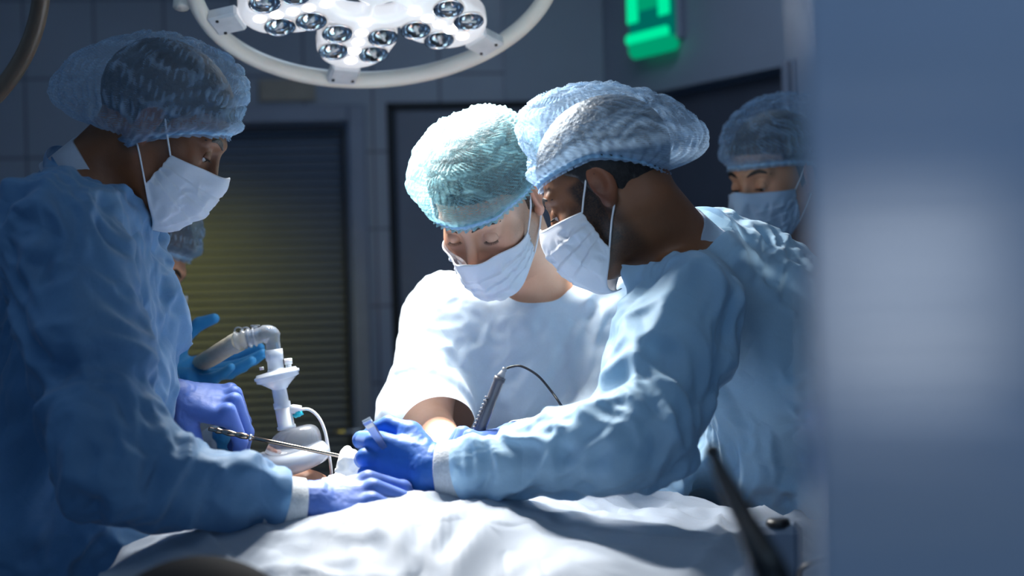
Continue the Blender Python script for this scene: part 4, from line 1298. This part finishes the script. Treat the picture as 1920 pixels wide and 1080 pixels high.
# ------------------------------------------------------------------ people
def legs(p, shoes_col='navy'):
    """trouser legs and clogs below the gown"""
    J = p.J; pel = np.asarray(J['pelvis'], float); ax = np.array([p.ax[0], p.ax[1], 0]); ax = unit(ax); fw = np.cross((0, 0, 1), ax)*-1
    if fw@(SITE-pel)*1 < 0: fw = -fw
    m = None
    v_all = MB(); sh = MB()
    for s in (-1, 1):
        hip = pel+ax*s*.09; hip[2] = .90; kn = hip+fw*.03; kn[2] = .50; an = hip*1.0; an[2] = .10
        v_all.tube(bez([hip, (hip+kn)/2, kn, (kn+an)/2, an], 16), [.088]+[.085]*3+list(np.linspace(.078, .055, 16-3)) if False else np.linspace(.09, .055, len(bez([hip, (hip+kn)/2, kn, (kn+an)/2, an], 16))), 20)
        R = frame(fw, (0, 0, 1)); rs = []
        for y, w_, h in ((-.09, .02, .03), (-.08, .034, .07), (-.03, .038, .09), (.03, .042, .085), (.09, .048, .06), (.14, .042, .045), (.165, .02, .025)):
            a = np.linspace(0, 2*np.pi, 20, endpoint=False); q = np.stack([w_*np.cos(a), y+0*a, np.maximum(h*.5+h*.5*np.sin(a), 0)], 1)
            rs.append(q@R.T+[an[0], an[1], .0])
        sh.rings(rs)
    v_all.build('trousers', MAT['navy'], p.root)
    sh.build('clogs', simple('clogs_white', (.5, .52, .55), .5), p.root)

def beard(q):
    x = np.abs(q[:, 0])
    b = sstep(.012, -.012, q[:, 2]+.010+.9*np.maximum(q[:, 1]-.062, 0)-.2*x)*sstep(-.118, -.098, q[:, 2])*sstep(-.010, .012, q[:, 1]+.012)
    b = b*sstep(.066, .058, -(q[:, 2]+.02)*.45+np.abs(q[:, 1])*0+.02+0*x) if False else b
    side = sstep(.045, .060, x)*sstep(.030, .020, q[:, 2])*sstep(.004, .012, q[:, 1])*sstep(.050, .034, q[:, 1])
    under = sstep(-.085, -.10, q[:, 2])*sstep(.0, .03, q[:, 1])
    return np.clip(np.maximum(np.maximum(b*.75*sstep(.095, .07, q[:, 1]), side), under*.5), 0, 1)

# --- surgeon bending in from the left
def surgeon_left():
    r = thing('person', 'surgeon in dark blue gown seen in profile at the left, leaning over the drape', 'person', P(100, 540, 2.0)*[1, 1, 0])
    H = Head(P(302, 243, 2.02), (.80, .10, -.60), (.60, .04, .80), size=.92); H.skin = MAT['skin_dark']
    J = dict(nb=P(174, 346, 2.03), chest=P(162, 645, 2.06), pelvis=P(62, 1010, 2.06), shR=P(100, 446, 1.83), elR=P(222, 882, 1.72), wrR=P(556, 942, 1.80),
             shL=P(160, 470, 2.24), elL=P(250, 790, 2.28), wrL=P(326, 758, 2.16))
    p = Person(r, H, J, H.skin, arm=(.048, .040, .023)); p.build_body()
    make_hair(H, r, MAT['hair']); make_brows(H, r, MAT['hair']); make_eyes(H, r, open_=.5, look=(0, 1, -.35))
    make_mask(H, r, MAT['mask'], seed=4, gap=.008, half=1.0, top=-.010)
    make_cap(H, r, MAT['cap'], MAT['band'], zf=.056, zs=-.042, zb=-.040, puff_c=(0, -.044, .037), puff_r=(.105, .146, .087), tilt=.65, seed=2, ruf=.007)
    p.build_gown(MAT['gown_deep'], seed=1, amp=1.8, grow=.034, neck=.004, sleeve=dict(R=(.040, .042, .018), L=(.03, .03, .014)), cuts=dict(R=-.018, L=-.02))
    p.collar(MAT['shirt'], r=.062, h=.045)
    h = Hand(P(574, 945, 1.80), (.97, .18, .02), (-.15, -.62, .80), -1, [(.52, .50, .30), (.56, .52, .35), (.60, .55, .35), (.64, .55, .35)], spreads=(.10, .02, -.05, -.10),
             thumb=[(.020, .020, -.010), (.046, .050, -.030), (.050, .078, -.045), (.046, .100, -.056)], size=1.02)
    h.build(r, MAT['glove']); c = p.cuff('R', h, MAT['cuff'], .0325, .0315, .042, off=-.044, lean=.6)
    g = Hand(P(322, 746, 2.14), (.92, .05, -.12), (.15, -.50, .85), 1, [(1.20, .45, .15), (1.25, .45, .15), (1.3, .5, .2), (1.35, .5, .2)],
             thumb=[(.022, .020, -.014), (.044, .040, -.052), (.046, .058, -.082), (.040, .068, -.108)], size=1.06)
    g.build(r, MAT['glove']); p.cuff('L', g, MAT['cuff'], .036, .033, .03, off=-.045)
    legs(p); return p
# --- surgeon in the middle, across the table
def surgeon_middle():
    r = thing('person', 'surgeon in brightly lit white gown and aqua cap bowing his head behind the table', 'person', P(985, 540, 2.45)*[1, 1, 0])
    H = Head(P(917, 378, 2.22), (-.300, -.615, -.731), (-.30, -.66, .69)); H.skin = MAT['skin_light']
    J = dict(nb=P(995, 535, 2.40), chest=P(978, 740, 2.46), pelvis=P(985, 1050, 2.62), nup=(-.05, -.02, 1), shR=P(846, 590, 2.40), elR=P(796, 785, 2.30), wrR=P(858, 868, 2.12),
             shL=P(1148, 590, 2.40), elL=P(1160, 815, 2.34), wrL=P(985, 832, 2.16))
    p = Person(r, H, J, H.skin, arm=(.046, .040, .025), torso=(.148, .105)); p.build_body(stub=lambda q: beard(q)*.55)
    make_hair(H, r, MAT['hair_brown']); make_brows(H, r, MAT['hair_brown']); make_eyes(H, r, open_=.12, look=(0, 1, -1.0))
    make_mask(H, r, MAT['mask'], seed=8, top=-.016, half=1.05)
    make_cap(H, r, MAT['cap_green'], MAT['band'], zf=.044, zs=.028, zb=-.02, puff_c=(.018, -.030, .035), puff_r=(.106, .114, .087), seed=5, ruf=.004, nr=60, dens=.04)
    p.build_gown(MAT['gown_white'], seed=5, amp=1.0, grow=.026, sleeve=dict(R=(.030, .036, .026), L=(.034, .038, .014)), cuts=dict(R=-.120, L=-.02), neck=-.028)
    h = Hand(P(862, 872, 2.11), (-.7, -.6, -.1), (-.1, -.3, 1), -1, [(.5, .7, .4), (.6, .7, .4), (.7, .7, .4), (.8, .7, .4)])
    h.build(r, MAT['glove'])
    g = Hand(P(975, 824, 2.13), (-1, -.12, .02), (.1, .25, 1), 1, [(.85, .75, .35), (.95, .9, .5), (1.1, 1.0, .5), (1.2, 1.0, .5)],
             thumb=[(.020, .022, -.014), (.040, .050, -.030), (.034, .078, -.042), (.020, .096, -.052)])
    g.build(r, MAT['glove']); p.cuff('L', g, MAT['cuff'], .034, .031, .04)
    legs(p); return p
# --- surgeon bending in from the right
def surgeon_right():
    r = thing('person', 'bearded surgeon in pale blue gown leaning in from the right with tweezers', 'person', P(1500, 540, 2.12)*[1, 1, 0])
    H = Head(P(1142, 354, 2.0), (-.80, .26, -.50), (-.50, .12, .85), size=.94); H.skin = MAT['skin_brown']
    J = dict(nb=P(1272, 478, 2.05), chest=P(1432, 640, 2.16), pelvis=P(1540, 985, 2.30), shL=P(1292, 560, 1.95), elL=P(1200, 822, 1.80), wrL=P(822, 891, 1.89),
             shR=P(1330, 560, 2.34), elR=P(1262, 850, 2.32), wrR=P(1222, 965, 2.12))
    p = Person(r, H, J, H.skin, arm=(.050, .042, .024)); p.build_body(stub=beard)
    make_hair(H, r, MAT['hair']); make_brows(H, r, MAT['hair']); make_eyes(H, r, open_=.5, look=(0, 1, -.4))
    make_mask(H, r, MAT['mask'], seed=14, gap=.006, half=1.05)
    make_cap(H, r, MAT['cap'], MAT['band'], zf=.060, zs=.044, zb=-.026, puff_c=(0, -.045, .057), puff_r=(.105, .146, .080), tilt=.74, seed=7)
    p.build_gown(MAT['gown_mid'], seed=9, amp=2.0, grow=.030, neck=.004, sleeve=dict(L=(.046, .036, .018), R=(.035, .035, .016)), cuts=dict(L=-.034, R=-.01))
    p.collar(MAT['shirt'], r=.063, h=.045)
    h = Hand(P(822, 884, 1.89), (-.98, .14, .08), (.05, -1, .18), 1, [(1.05, 1.55, .8), (1.30, 1.5, .8), (1.42, 1.5, .8), (1.5, 1.45, .8)],
             thumb=[(.022, .018, -.010), (.048, .046, -.022), (.056, .074, -.030), (.048, .096, -.036)], size=1.08)
    h.build(r, MAT['glove_royal']); p.cuff('L', h, MAT['cuff'], .0385, .036, .046, off=-.048, lean=.5)
    g = Hand(P(1222, 966, 2.10), (-.85, -.35, -.05), (.1, -.1, 1), -1, [(.4, .4, .3)]*4)
    g.build(r, MAT['glove_royal'])
    legs(p); return p, h
# --- assistant at the far right
def nurse():
    r = thing('person', 'woman with dark eyelashes and pale blue mask standing behind the right surgeon', 'person', P(1500, 540, 2.85)*[1, 1, 0])
    H = Head(P(1455, 336, 2.70), (-.74, -.60, -.28), (-.20, -.18, .96), size=.96, jaw=.94, nose=.985); H.skin = MAT['skin_tan']
    J = dict(nb=P(1520, 478, 2.76), chest=P(1545, 680, 2.84), pelvis=P(1560, 980, 2.90), shL=P(1650, 560, 2.72), elL=P(1680, 820, 2.75), wrL=P(1560, 950, 2.62),
             shR=P(1430, 560, 2.94), elR=P(1410, 800, 2.98), wrR=P(1450, 940, 2.85))
    p = Person(r, H, J, H.skin, arm=(.040, .034, .025), torso=(.15, .10)); p.build_body(res=.0036)
    make_hair(H, r, MAT['hair']); make_brows(H, r, MAT['hair']); make_eyes(H, r, open_=.40, look=(0, 1, -.8))
    make_mask(H, r, MAT['mask_blue'], seed=21, gap=.002)
    make_cap(H, r, MAT['cap'], MAT['band'], zf=.050, zs=.026, zb=-.03, puff_c=(0, -.035, .072), puff_r=(.108, .128, .088), seed=12, ruf=.007, nr=36)
    p.build_gown(MAT['navy'], seed=19, amp=1.0, grow=.022, neck=-.02, res=.009)
    p.collar(MAT['navy'], r=.072, h=.022, off=-.038)
    legs(p)
# --- anaesthetist hidden behind the left surgeon
def anaesthetist():
    r = thing('person', 'anaesthetist half hidden behind the left surgeon, cyan gloved hand on the breathing hose', 'person', P(240, 540, 2.62)*[1, 1, 0])
    H = Head(P(245, 488, 2.60), (.80, .0, -.60), (.60, .0, .80)); H.skin = MAT['skin_light']
    J = dict(nb=P(120, 590, 2.64), chest=P(170, 760, 2.68), pelvis=P(230, 1000, 2.70), shR=P(150, 650, 2.50), elR=P(290, 850, 2.46), wrR=P(432, 838, 2.42),
             shL=P(200, 650, 2.84), elL=P(250, 780, 2.72), wrL=P(300, 708, 2.44))
    p = Person(r, H, J, H.skin, torso=(.15, .10)); p.build_body(res=.0036)
    make_hair(H, r, MAT['hair_brown']); make_brows(H, r, MAT['hair_brown']); make_eyes(H, r, open_=.4)
    make_mask(H, r, MAT['mask'], seed=31)
    make_cap(H, r, MAT['cap'], MAT['band'], zf=.064, zs=.03, zb=-.03, puff_c=(0, -.035, .078), puff_r=(.100, .125, .082), seed=33, ruf=.008, nr=34)
    p.build_gown(MAT['gown_white'], seed=29, amp=1.2, res=.009, grow=.03, sleeve=dict(R=(.03, .03, .02), L=(.028, .028, .02)))
    p.collar(MAT['shirt'])
    h = Hand(P(300, 706, 2.42), (.97, -.20, .07), (-.05, .50, -.85), 1, [(.08, .18, .12), (.10, .2, .15), (.12, .22, .15), (.15, .25, .2)], spreads=(.06, .01, -.04, -.08),
             thumb=[(.022, .018, -.016), (.050, .040, -.044), (.062, .070, -.060), (.064, .098, -.066)], size=1.0)
    h.build(r, MAT['glove_cyan']); p.cuff('L', h, MAT['cuff'], .036, .032, .04, off=-.05)
    g = Hand(P(434, 850, 2.42), (.2, .3, -1), (1, 0, 0), -1, [(.5, .5, .3)]*4); g.build(r, MAT['glove_cyan'])
    b = MB(); b.tube([P(338, 575, 2.55), P(340, 592, 2.55)], .004, 10); b.build('badge_clip', simple('clip_orange', (.9, .30, .02), .4), r)
    legs(p)
def patient():
    r = thing('person', 'patient lying face up under the breathing mask at the head of the table', 'person', (-.40, 2.22, TZ))
    H = Head(P(492, 978, 2.24), (.08, -.03, 1), (-.89, .454, .08)); H.skin = MAT['skin_patient']
    c = H.c
    def fn(p):
        d = smin(H.sdf(p), cone(p, c+TD*.03-[0, 0, .03], c+TD*.20-[0, 0, .03], .056, .064), .03)
        q = (p-[HC[0], HC[1], 0])@RT_; p = np.stack([q[:, 0]-.40, q[:, 1]+2.10, q[:, 2]], 1)
        d = smin(d, ell(p, (.08, 2.10, .975), (.24, .17, .080)), .05); d = smin(d, ell(p, (.36, 2.10, .955), (.24, .15, .070)), .05)
        for s in (-1, 1):
            d = smin(d, cone(p, (.55, 2.10+s*.08, .955), (.90, 2.10+s*.09, .935), .068, .050), .04)
            d = smin(d, cone(p, (.90, 2.10+s*.09, .935), (1.20, 2.10+s*.09, .925), .048, .035), .02)
            d = smin(d, cone(p, (-.05, 2.10+s*.17, .955), (.42, 2.10+s*.18, .93), .045, .028), .03)
        return d
    v, f = mesh_of(fn, (-.62, 1.18, .80), (1.20, 2.50, 1.2), .0048)
    part('body', v, f, H.skin, r); make_hair(H, r, MAT['hair'])
    make_brows(H, r, MAT['hair'])
    m = MB().box(c+A3(-.02, 0, -.105), (.22, .24, .05), None, .025); o = m.build('head_pillow', MAT['gown_white'], None)
    recenter(o, c+A3(-.02, 0, -.13)); tag(o, 'white pad beneath the head of the patient', 'pillow')
surgeon_left(); surgeon_middle(); _p, HR = surgeon_right(); nurse(); anaesthetist(); patient()
# ------------------------------------------------------------------ instruments and things
def clear_mat(name, col=(.93, .96, 1), rough=.05, opac=.20):
    t = NT(name); c = t.coord(); n = t.noise(c, 60, 2)
    g = t.n('ShaderNodeBsdfGlass'); g.inputs['IOR'].default_value = 1.22; t.sock(col, g.inputs['Color']); g.inputs['Roughness'].default_value = rough
    t.l(t.bump(n, .25, .002), g.inputs['Normal'])
    d = t.pbr((.75, .82, .92), .2, 0, None, Coat_Weight=.6); tp = t.n('ShaderNodeBsdfTransparent')
    gg = t.mixs(.55, g.outputs[0], tp.outputs[0])
    return t.done(t.mixs(opac, gg, d))
MAT['clear'] = clear_mat('clear_plastic'); MAT['frost'] = clear_mat('frosted_plastic', (.95, .97, 1), .2, .62)
MAT['white_plastic'] = simple('white_plastic', (.82, .84, .86), .35, Subsurface_Weight=.1)
MAT['bronze'] = simple('warm_steel', (.42, .33, .26), .22, 1.0)
def airway():
    t = thing('breathing_mask', 'clear breathing mask with filter and elbow standing on the patient face', 'breathing mask', P(545, 878, 2.2))
    D = 2.2
    base = P(546, 862, D); ax = unit(P(512, 642, D)-P(556, 805, D)); dom = unit(P(560, 800, D)-base)
    # inflated cushion: oval, seen from the side
    a = np.linspace(0, 2*np.pi, 73)[:-1]; X = unit((1, 0, .17)); Y = np.array([0, 1.0, 0]); Z = np.cross(X, Y)
    m = MB(); rs = []
    for aa in a:
        cx = base+X*.045*math.cos(aa)*(1+.05*math.cos(aa))+Y*.036*math.sin(aa)+Z*(.004*math.cos(2*aa))
        o = unit(X*math.cos(aa)+Y*math.sin(aa)); b = np.linspace(0, 2*np.pi, 17)[:-1]
        rs.append(cx+np.cos(b)[:, None]*o*.0145+np.sin(b)[:, None]*Z*.0165)
    rs.append(rs[0]); m.rings(rs, True, False, False); m.build('cushion', MAT['frost'], t)
    m = MB(); rs = []; top = P(556, 800, D)
    for k in np.linspace(0, 1, 15):
        h = math.sin(k*math.pi/2); w = math.cos(k*math.pi/2)**.75
        c = base*(1-h)+top*h+Z*.0; rx = .047*w+.0125*(1-w); ry = .036*w+.0125*(1-w)
        b = np.linspace(0, 2*np.pi, 37)[:-1]; rs.append(c+np.cos(b)[:, None]*X*rx+np.sin(b)[:, None]*Y*ry)
    m.rings(rs, True, False, False); m.build('dome', MAT['clear'], t)
    def Q(px, py): return P(px, py, D)
    def seg(name, p0, p1, prof, mat, n=28):
        p0, p1 = np.asarray(p0), np.asarray(p1); L = np.linalg.norm(p1-p0); R = zframe(p1-p0, (0, 1, 0)); m = MB()
        m.lathe([(r, z*L) for r, z in prof], n, p0, R, (False, False)); return m.build(name, mat, t)
    seg('connector', Q(538, 805), Q(530, 762), [(.0125, 0), (.0145, .02), (.0145, .15), (.0128, .18), (.0128, 1), (.0105, 1)], MAT['white_plastic'])
    seg('tube', Q(530, 765), Q(522, 722), [(.0135, 0), (.0135, .25), (.0115, .27), (.0115, .95), (.0125, 1)], MAT['frost'])
    f = seg('filter', Q(526, 730), Q(516, 690), [(.0115, 0), (.014, .1), (.028, .42), (.0335, .48), (.0335, .60), (.0355, .62), (.0355, .74), (.033, .76), (.031, .86), (.014, .90), (.012, 1.0)], MAT['frost'], 48)
    m = MB(); m.tube([Q(541, 692), Q(541, 682)], .0045, 12); m.tube([Q(541, 683), Q(540, 672)], .0065, 6); m.build('sampling_cap', MAT['white_plastic'], f)
    m = MB(); m.tube([Q(491, 694), Q(490, 688)], .0035, 10); m.build('port', MAT['white_plastic'], f)
    seg('tube', Q(518, 697), Q(513, 655), [(.0125, 0), (.0125, .5), (.0138, .52), (.0138, 1), (.0118, 1)], MAT['frost'])
    m = MB(); c = bez([Q(514, 665), Q(511, 640), Q(507, 628), Q(494, 627), Q(478, 631), Q(462, 634)], 26)
    r = np.full(len(c), .0125); r[:6] = .0115; r[len(c)//3:len(c)//3*2] = .0145; m.tube(c, r, 20, False); m.build('elbow', MAT['clear'], t)
    m = MB(); c = bez([Q(480, 631), Q(462, 635), Q(440, 640)], 20); r = .0135+.0020*np.sign(np.sin(np.linspace(0, 22, len(c)))); m.tube(c, r, 20, False); m.build('swivel', MAT['clear'], t)
    m = MB(); c = Q(476, 618); m.tube([Q(480, 622), Q(478, 612)], .004, 10); m.box(Q(479, 611), (.014, .006, .003)); m.build('port_cap', MAT['clear'], t)
    m = MB()
    for k in range(2):
        p0 = Q(447+14*k, 620)
        a = np.linspace(0, 2*np.pi, 15); m.tube([p0+A3(.006*math.cos(b), .0, .005*math.sin(b)) for b in a], .0014, 6)
    m.build('cap_strap', MAT['clear'], t)
    # corrugated hose through the cyan hand and down behind the left surgeon
    h = thing('breathing_hose', 'beige corrugated breathing hose held in the cyan glove', 'hose', P(440, 645, 2.25))
    pts = [P(448, 640, 2.2), P(425, 652, 2.23), P(400, 668, 2.29), P(365, 690, 2.46), P(310, 740, 2.54), P(250, 900, 2.50), P(200, 1200, 2.44), (-.66, 2.44, .02)]
    c = bez(pts, 560); s = np.arange(len(c)); r = .0135+.0013*np.sin(s*1.4)
    m = MB(); m.tube(c, r, 18); m.build('hose', simple('hose_beige', (.55, .50, .38), .5), h)
    seg2 = MB(); seg2.lathe([(.0150, 0), (.0158, .004), (.0158, .022), (.0145, .026)], 28, P(450, 639, 2.2), zframe(P(425, 652, 2.23)-P(448, 640, 2.2), (0, 1, 0)), (False, False)); seg2.build('hose_cuff', simple('hose_cuff_cream', (.62, .58, .46), .45), h)
    # sampling line with its cyan stopcock
    l = thing('sampling_line', 'thin white tube with cyan stopcock curving down beside the mask', 'tube', Q(560, 768))
    m = MB(); m.tube(bez([Q(560, 768), Q(580, 768), Q(597, 782), Q(609, 808), Q(616, 845), Q(621, 885), Q(622, 930)], 50), .0024, 10); m.build('line', MAT['white_plastic'], l)
    m = MB(); m.tube([Q(540, 768), Q(550, 767), Q(565, 767)], [.006, .0075, .0055], 12); m.build('luer_connector', MAT['white_plastic'], l)
    cy = simple('stopcock_cyan', (.02, .55, .65), .3); m = MB(); m.tube([Q(552, 779), Q(563, 777)], .0035, 10); m.tube([Q(559, 771), Q(563, 780)], .006, 12); m.tube([Q(543, 760), Q(545, 776), Q(556, 783)], .0014, 6); m.build('stopcock', cy, l)
airway()
def instruments():
    a, b = P(392, 804, 2.08), P(700, 868, 2.04)
    t = thing('retractor', 'long thin bronze coloured instrument held by the left surgeon', 'surgical instrument', (a+b)/2)
    d = unit(b-a); m = MB()
    m.tube([a+d*.055, a+d*.1, b-d*.02, b], [.0030, .0030, .0026, .0012], 12); m.build('shaft', MAT['bronze'], t)
    m = MB(); ks = np.linspace(0, .06, 26); m.tube([a+d*k for k in ks], .0032+.0016*np.abs(np.sin(ks*150))*(ks > .01), 12); m.build('handle', MAT['bronze'], t)
    m = MB(); R = zframe(d, (0, 1, 0)); m.lathe([(.0030, 0), (.0050, .001), (.0050, .004), (.0030, .005)], 14, a+d*.062, R, (True, True)); m.build('joint', MAT['steel'], t)
    # gauze
    def gz(c, sz, seed, R):
        def fn(p):
            q = (p-c)@R; w = fbm(q*45, 2, seed)*.006; return rbox(q+0, (0, 0, 0), sz, .010)+w+.004*np.sin(q[:, 0]*160+q[:, 1]*60)
        return mesh_of(fn, np.array(c)-.09, np.array(c)+.09, .0028)
    gm = mask_mat('gauze_white', (.82, .82, .80))
    c = P(664, 872, 2.02); v, f = gz(c, (.032, .024, .015), 3, frame((.2, 1, 0), (.25, 0, 1)))
    o = part('gauze_pad', v, f, gm, None); recenter(o, c); tag(o, 'crumpled white gauze pad around the tip of the bronze instrument', 'gauze')
    # tweezers in the royal blue fist
    a, m0, b = P(687, 788, 1.862), P(706, 815, 1.877), P(728, 848, 1.905)
    t = thing('tweezers', 'shiny steel tweezers sticking up out of the royal blue fist', 'tweezers', m0)
    d = unit(b-a); R = zframe(d, (0, 1, 0)); L = np.linalg.norm(b-a)
    for s in (-1, 1):
        m = MB(); rs = []
        for k in np.linspace(0, 1, 14):
            w_ = .0058*(1-.45*k); g = s*(.0022+.004*math.sin(k*math.pi)*(k > .15)); q = np.array([(x*w_, g+y*.0011, k*L) for x, y in ((-1, -1), (1, -1), (1, 1), (-1, 1))])
            rs.append(q@R.T+a)
        m.rings(rs); m.build('arm', MAT['steel'], t, smooth=False)
    m = MB(); m.box(a+d*.004, (.0112, .0050, .006), R, .001); m.build('joint', MAT['chrome'], t, smooth=False)
    # cautery pen
    p0, p1, p2 = P(890, 828, 2.11), P(938, 707, 2.11), P(946, 693, 2.11)
    t = thing('cautery_pen', 'dark grey ribbed cautery pen upright in a periwinkle glove', 'cautery pen', p0)
    dk = simple('pen_graphite', (.075, .075, .09), .3, var=.1); d = unit(p1-p0); R = zframe(d, (0, 1, 0)); L = np.linalg.norm(p1-p0)
    m = MB(); m.lathe([(.0001, -.03), (.003, -.028), (.006, 0), (.0092, .006), (.0092, L*.45), (.0080, L*.62), (.0078, L-.008), (.0088, L-.006), (.0088, L), (.0001, L)], 24, p0, R); m.build('pen_body', dk, t)
    m = MB(); L2 = np.linalg.norm(p2-p1); m.tube([p1, p1+(p2-p1)*.3, p2], [.0062, .0055, .0028], 16); m.tube([p2-d*.002, p2+d*.003], .0038, 12); m.build('strain_relief', simple('pen_grey', (.30, .31, .34), .3), t)
    m = MB()
    for k in range(9): m.box(p0+d*(.020+.006*k)+R@np.array([-.0078, -.004, 0]), (.006, .007, .0034), R, .001)
    m.build('grip_ribs', simple('pen_ribs', (.16, .16, .18), .35), t)
    m = MB(); m.box(p0+d*.036+R@np.array([-.0052, -.004, 0]), (.006, .009, .058), R, .002); m.build('rocker_switch', dk, t)
    m = MB(); m.tube(bez([p2, P(958, 688, 2.11), P(978, 687, 2.10), P(1008, 704, 2.09), P(1034, 734, 2.08), P(1052, 760, 2.06), P(1075, 800, 2.10), P(1120, 880, 2.2), P(1160, 960, 2.3), P(1175, 1060, 2.5)], 90), .0019, 8); m.build('cable', MAT['black'], t)
    t2 = MB(); t2.tube(bez([P(1196, 925, 2.2), P(1199, 950, 2.19), P(1204, 985, 2.17), P(1215, 1040, 2.45)], 20), .0022, 8); o = t2.build('thin_cable', MAT['black'], None); recenter(o, P(1199, 950, 2.19)); tag(o, 'short dark cable hanging under the right surgeon sleeve', 'cable')
instruments()
def foreground():
    # slim black arm, close to the lens, out of focus
    t = thing('instrument_stand', 'blurred slim black arm rising in front of the right surgeon', 'stand', (.30, .96, 0))
    c = bez([P(1334, 842, 1.06), P(1362, 905, 1.04), P(1395, 970, 1.01), P(1425, 1030, .98), P(1462, 1110, .96), P(1530, 1300, .96), (.30, .96, .60), (.30, .96, .05)], 60)
    m = MB(); n = len(c); r = np.interp(np.arange(n), [0, 3, n*.3, n*.5, n-1], [.0035, .0052, .0090, .012, .013]); m.tube(c, r, 14); m.build('arm', MAT['black'], t)
    m = MB(); m.tube([c[0]-(c[1]-c[0])*.4, c[0], c[0]+(c[1]-c[0])*1.2], [.005, .0062, .0062], 14); m.build('tip', MAT['black'], t)
    m = MB(); m.lathe([(.0001, .05), (.04, .05), (.05, .03), (.17, .012), (.18, 0), (.0001, 0)], 40, (.30, .96, 0)); m.build('base', MAT['black'], t)
    # black dome at the bottom left
    c = P(374, 1262, 1.30)
    t = thing('equipment_trolley', 'blurred black domed equipment top at the bottom left corner', 'equipment', (c[0], c[1], 0))
    R_ = 217/2667*1.3
    m = MB(); m.lathe([(.0001, R_)]+[(R_*1.0*math.sin(a), R_*math.cos(a)) for a in np.linspace(.08, 1.6, 22)]+[(R_*1.02, -.03), (R_*.98, -.06), (.0001, -.06)], 56, c); m.build('dome_cover', simple('dome_black_matt', (.010, .010, .012), .8, Specular_IOR_Level=.2), t)
    m = MB(); m.lathe([(R_*1.02, 0), (R_*1.05, -.008), (R_*1.05, -.02), (R_*1.02, -.028)], 56, c, None, (False, False)); m.build('rim', MAT['steel'], t)
    m = MB(); m.tube([c-[0, 0, .05], [c[0], c[1], .10]], .02, 16); m.build('pole', MAT['steel'], t)
    m = MB()
    for k in range(5):
        a = k*1.2566; m.tube([(c[0], c[1], .11), (c[0]+.20*math.cos(a), c[1]+.20*math.sin(a), .06)], [.018, .012], 10)
        m.tube([(c[0]+.20*math.cos(a)-.012, c[1]+.20*math.sin(a), .03), (c[0]+.20*math.cos(a)+.012, c[1]+.20*math.sin(a), .03)], .03, 16)
    m.build('wheel_base', MAT['black'], t)
    # grey control box clamped at the near rail
    c = P(1452, 1068, 1.62)
    t = thing('control_box', 'blurred grey control box standing on the drape behind the black arm', 'control box', c-[0, 0, .06])
    m = MB(); m.box(c, (.062, .05, .105), frame((.25, 1, 0), (0, 0, 1)), .008); m.build('housing', simple('box_grey', (.20, .25, .34), .5), t, smooth=False)
    m = MB(); m.lathe([(.0001, .004), (.012, .004), (.014, 0), (.014, -.004)], 20, c+A3(.004, -.01, .055)); m.build('knob', MAT['black'], t)
    m = MB(); m.tube(bez([c+A3(.03, -.03, -.03), P(1500, 1070, 1.52), P(1560, 1045, 1.52), P(1612, 1040, 1.52), P(1590, 1075, 1.50), P(1520, 1100, 1.48)], 40), .0028, 8); o = m.build('cable', MAT['black'], None); recenter(o, P(1560, 1045, 1.52)); tag(o, 'blurred black cable looping beside the grey control box', 'cable')
foreground()
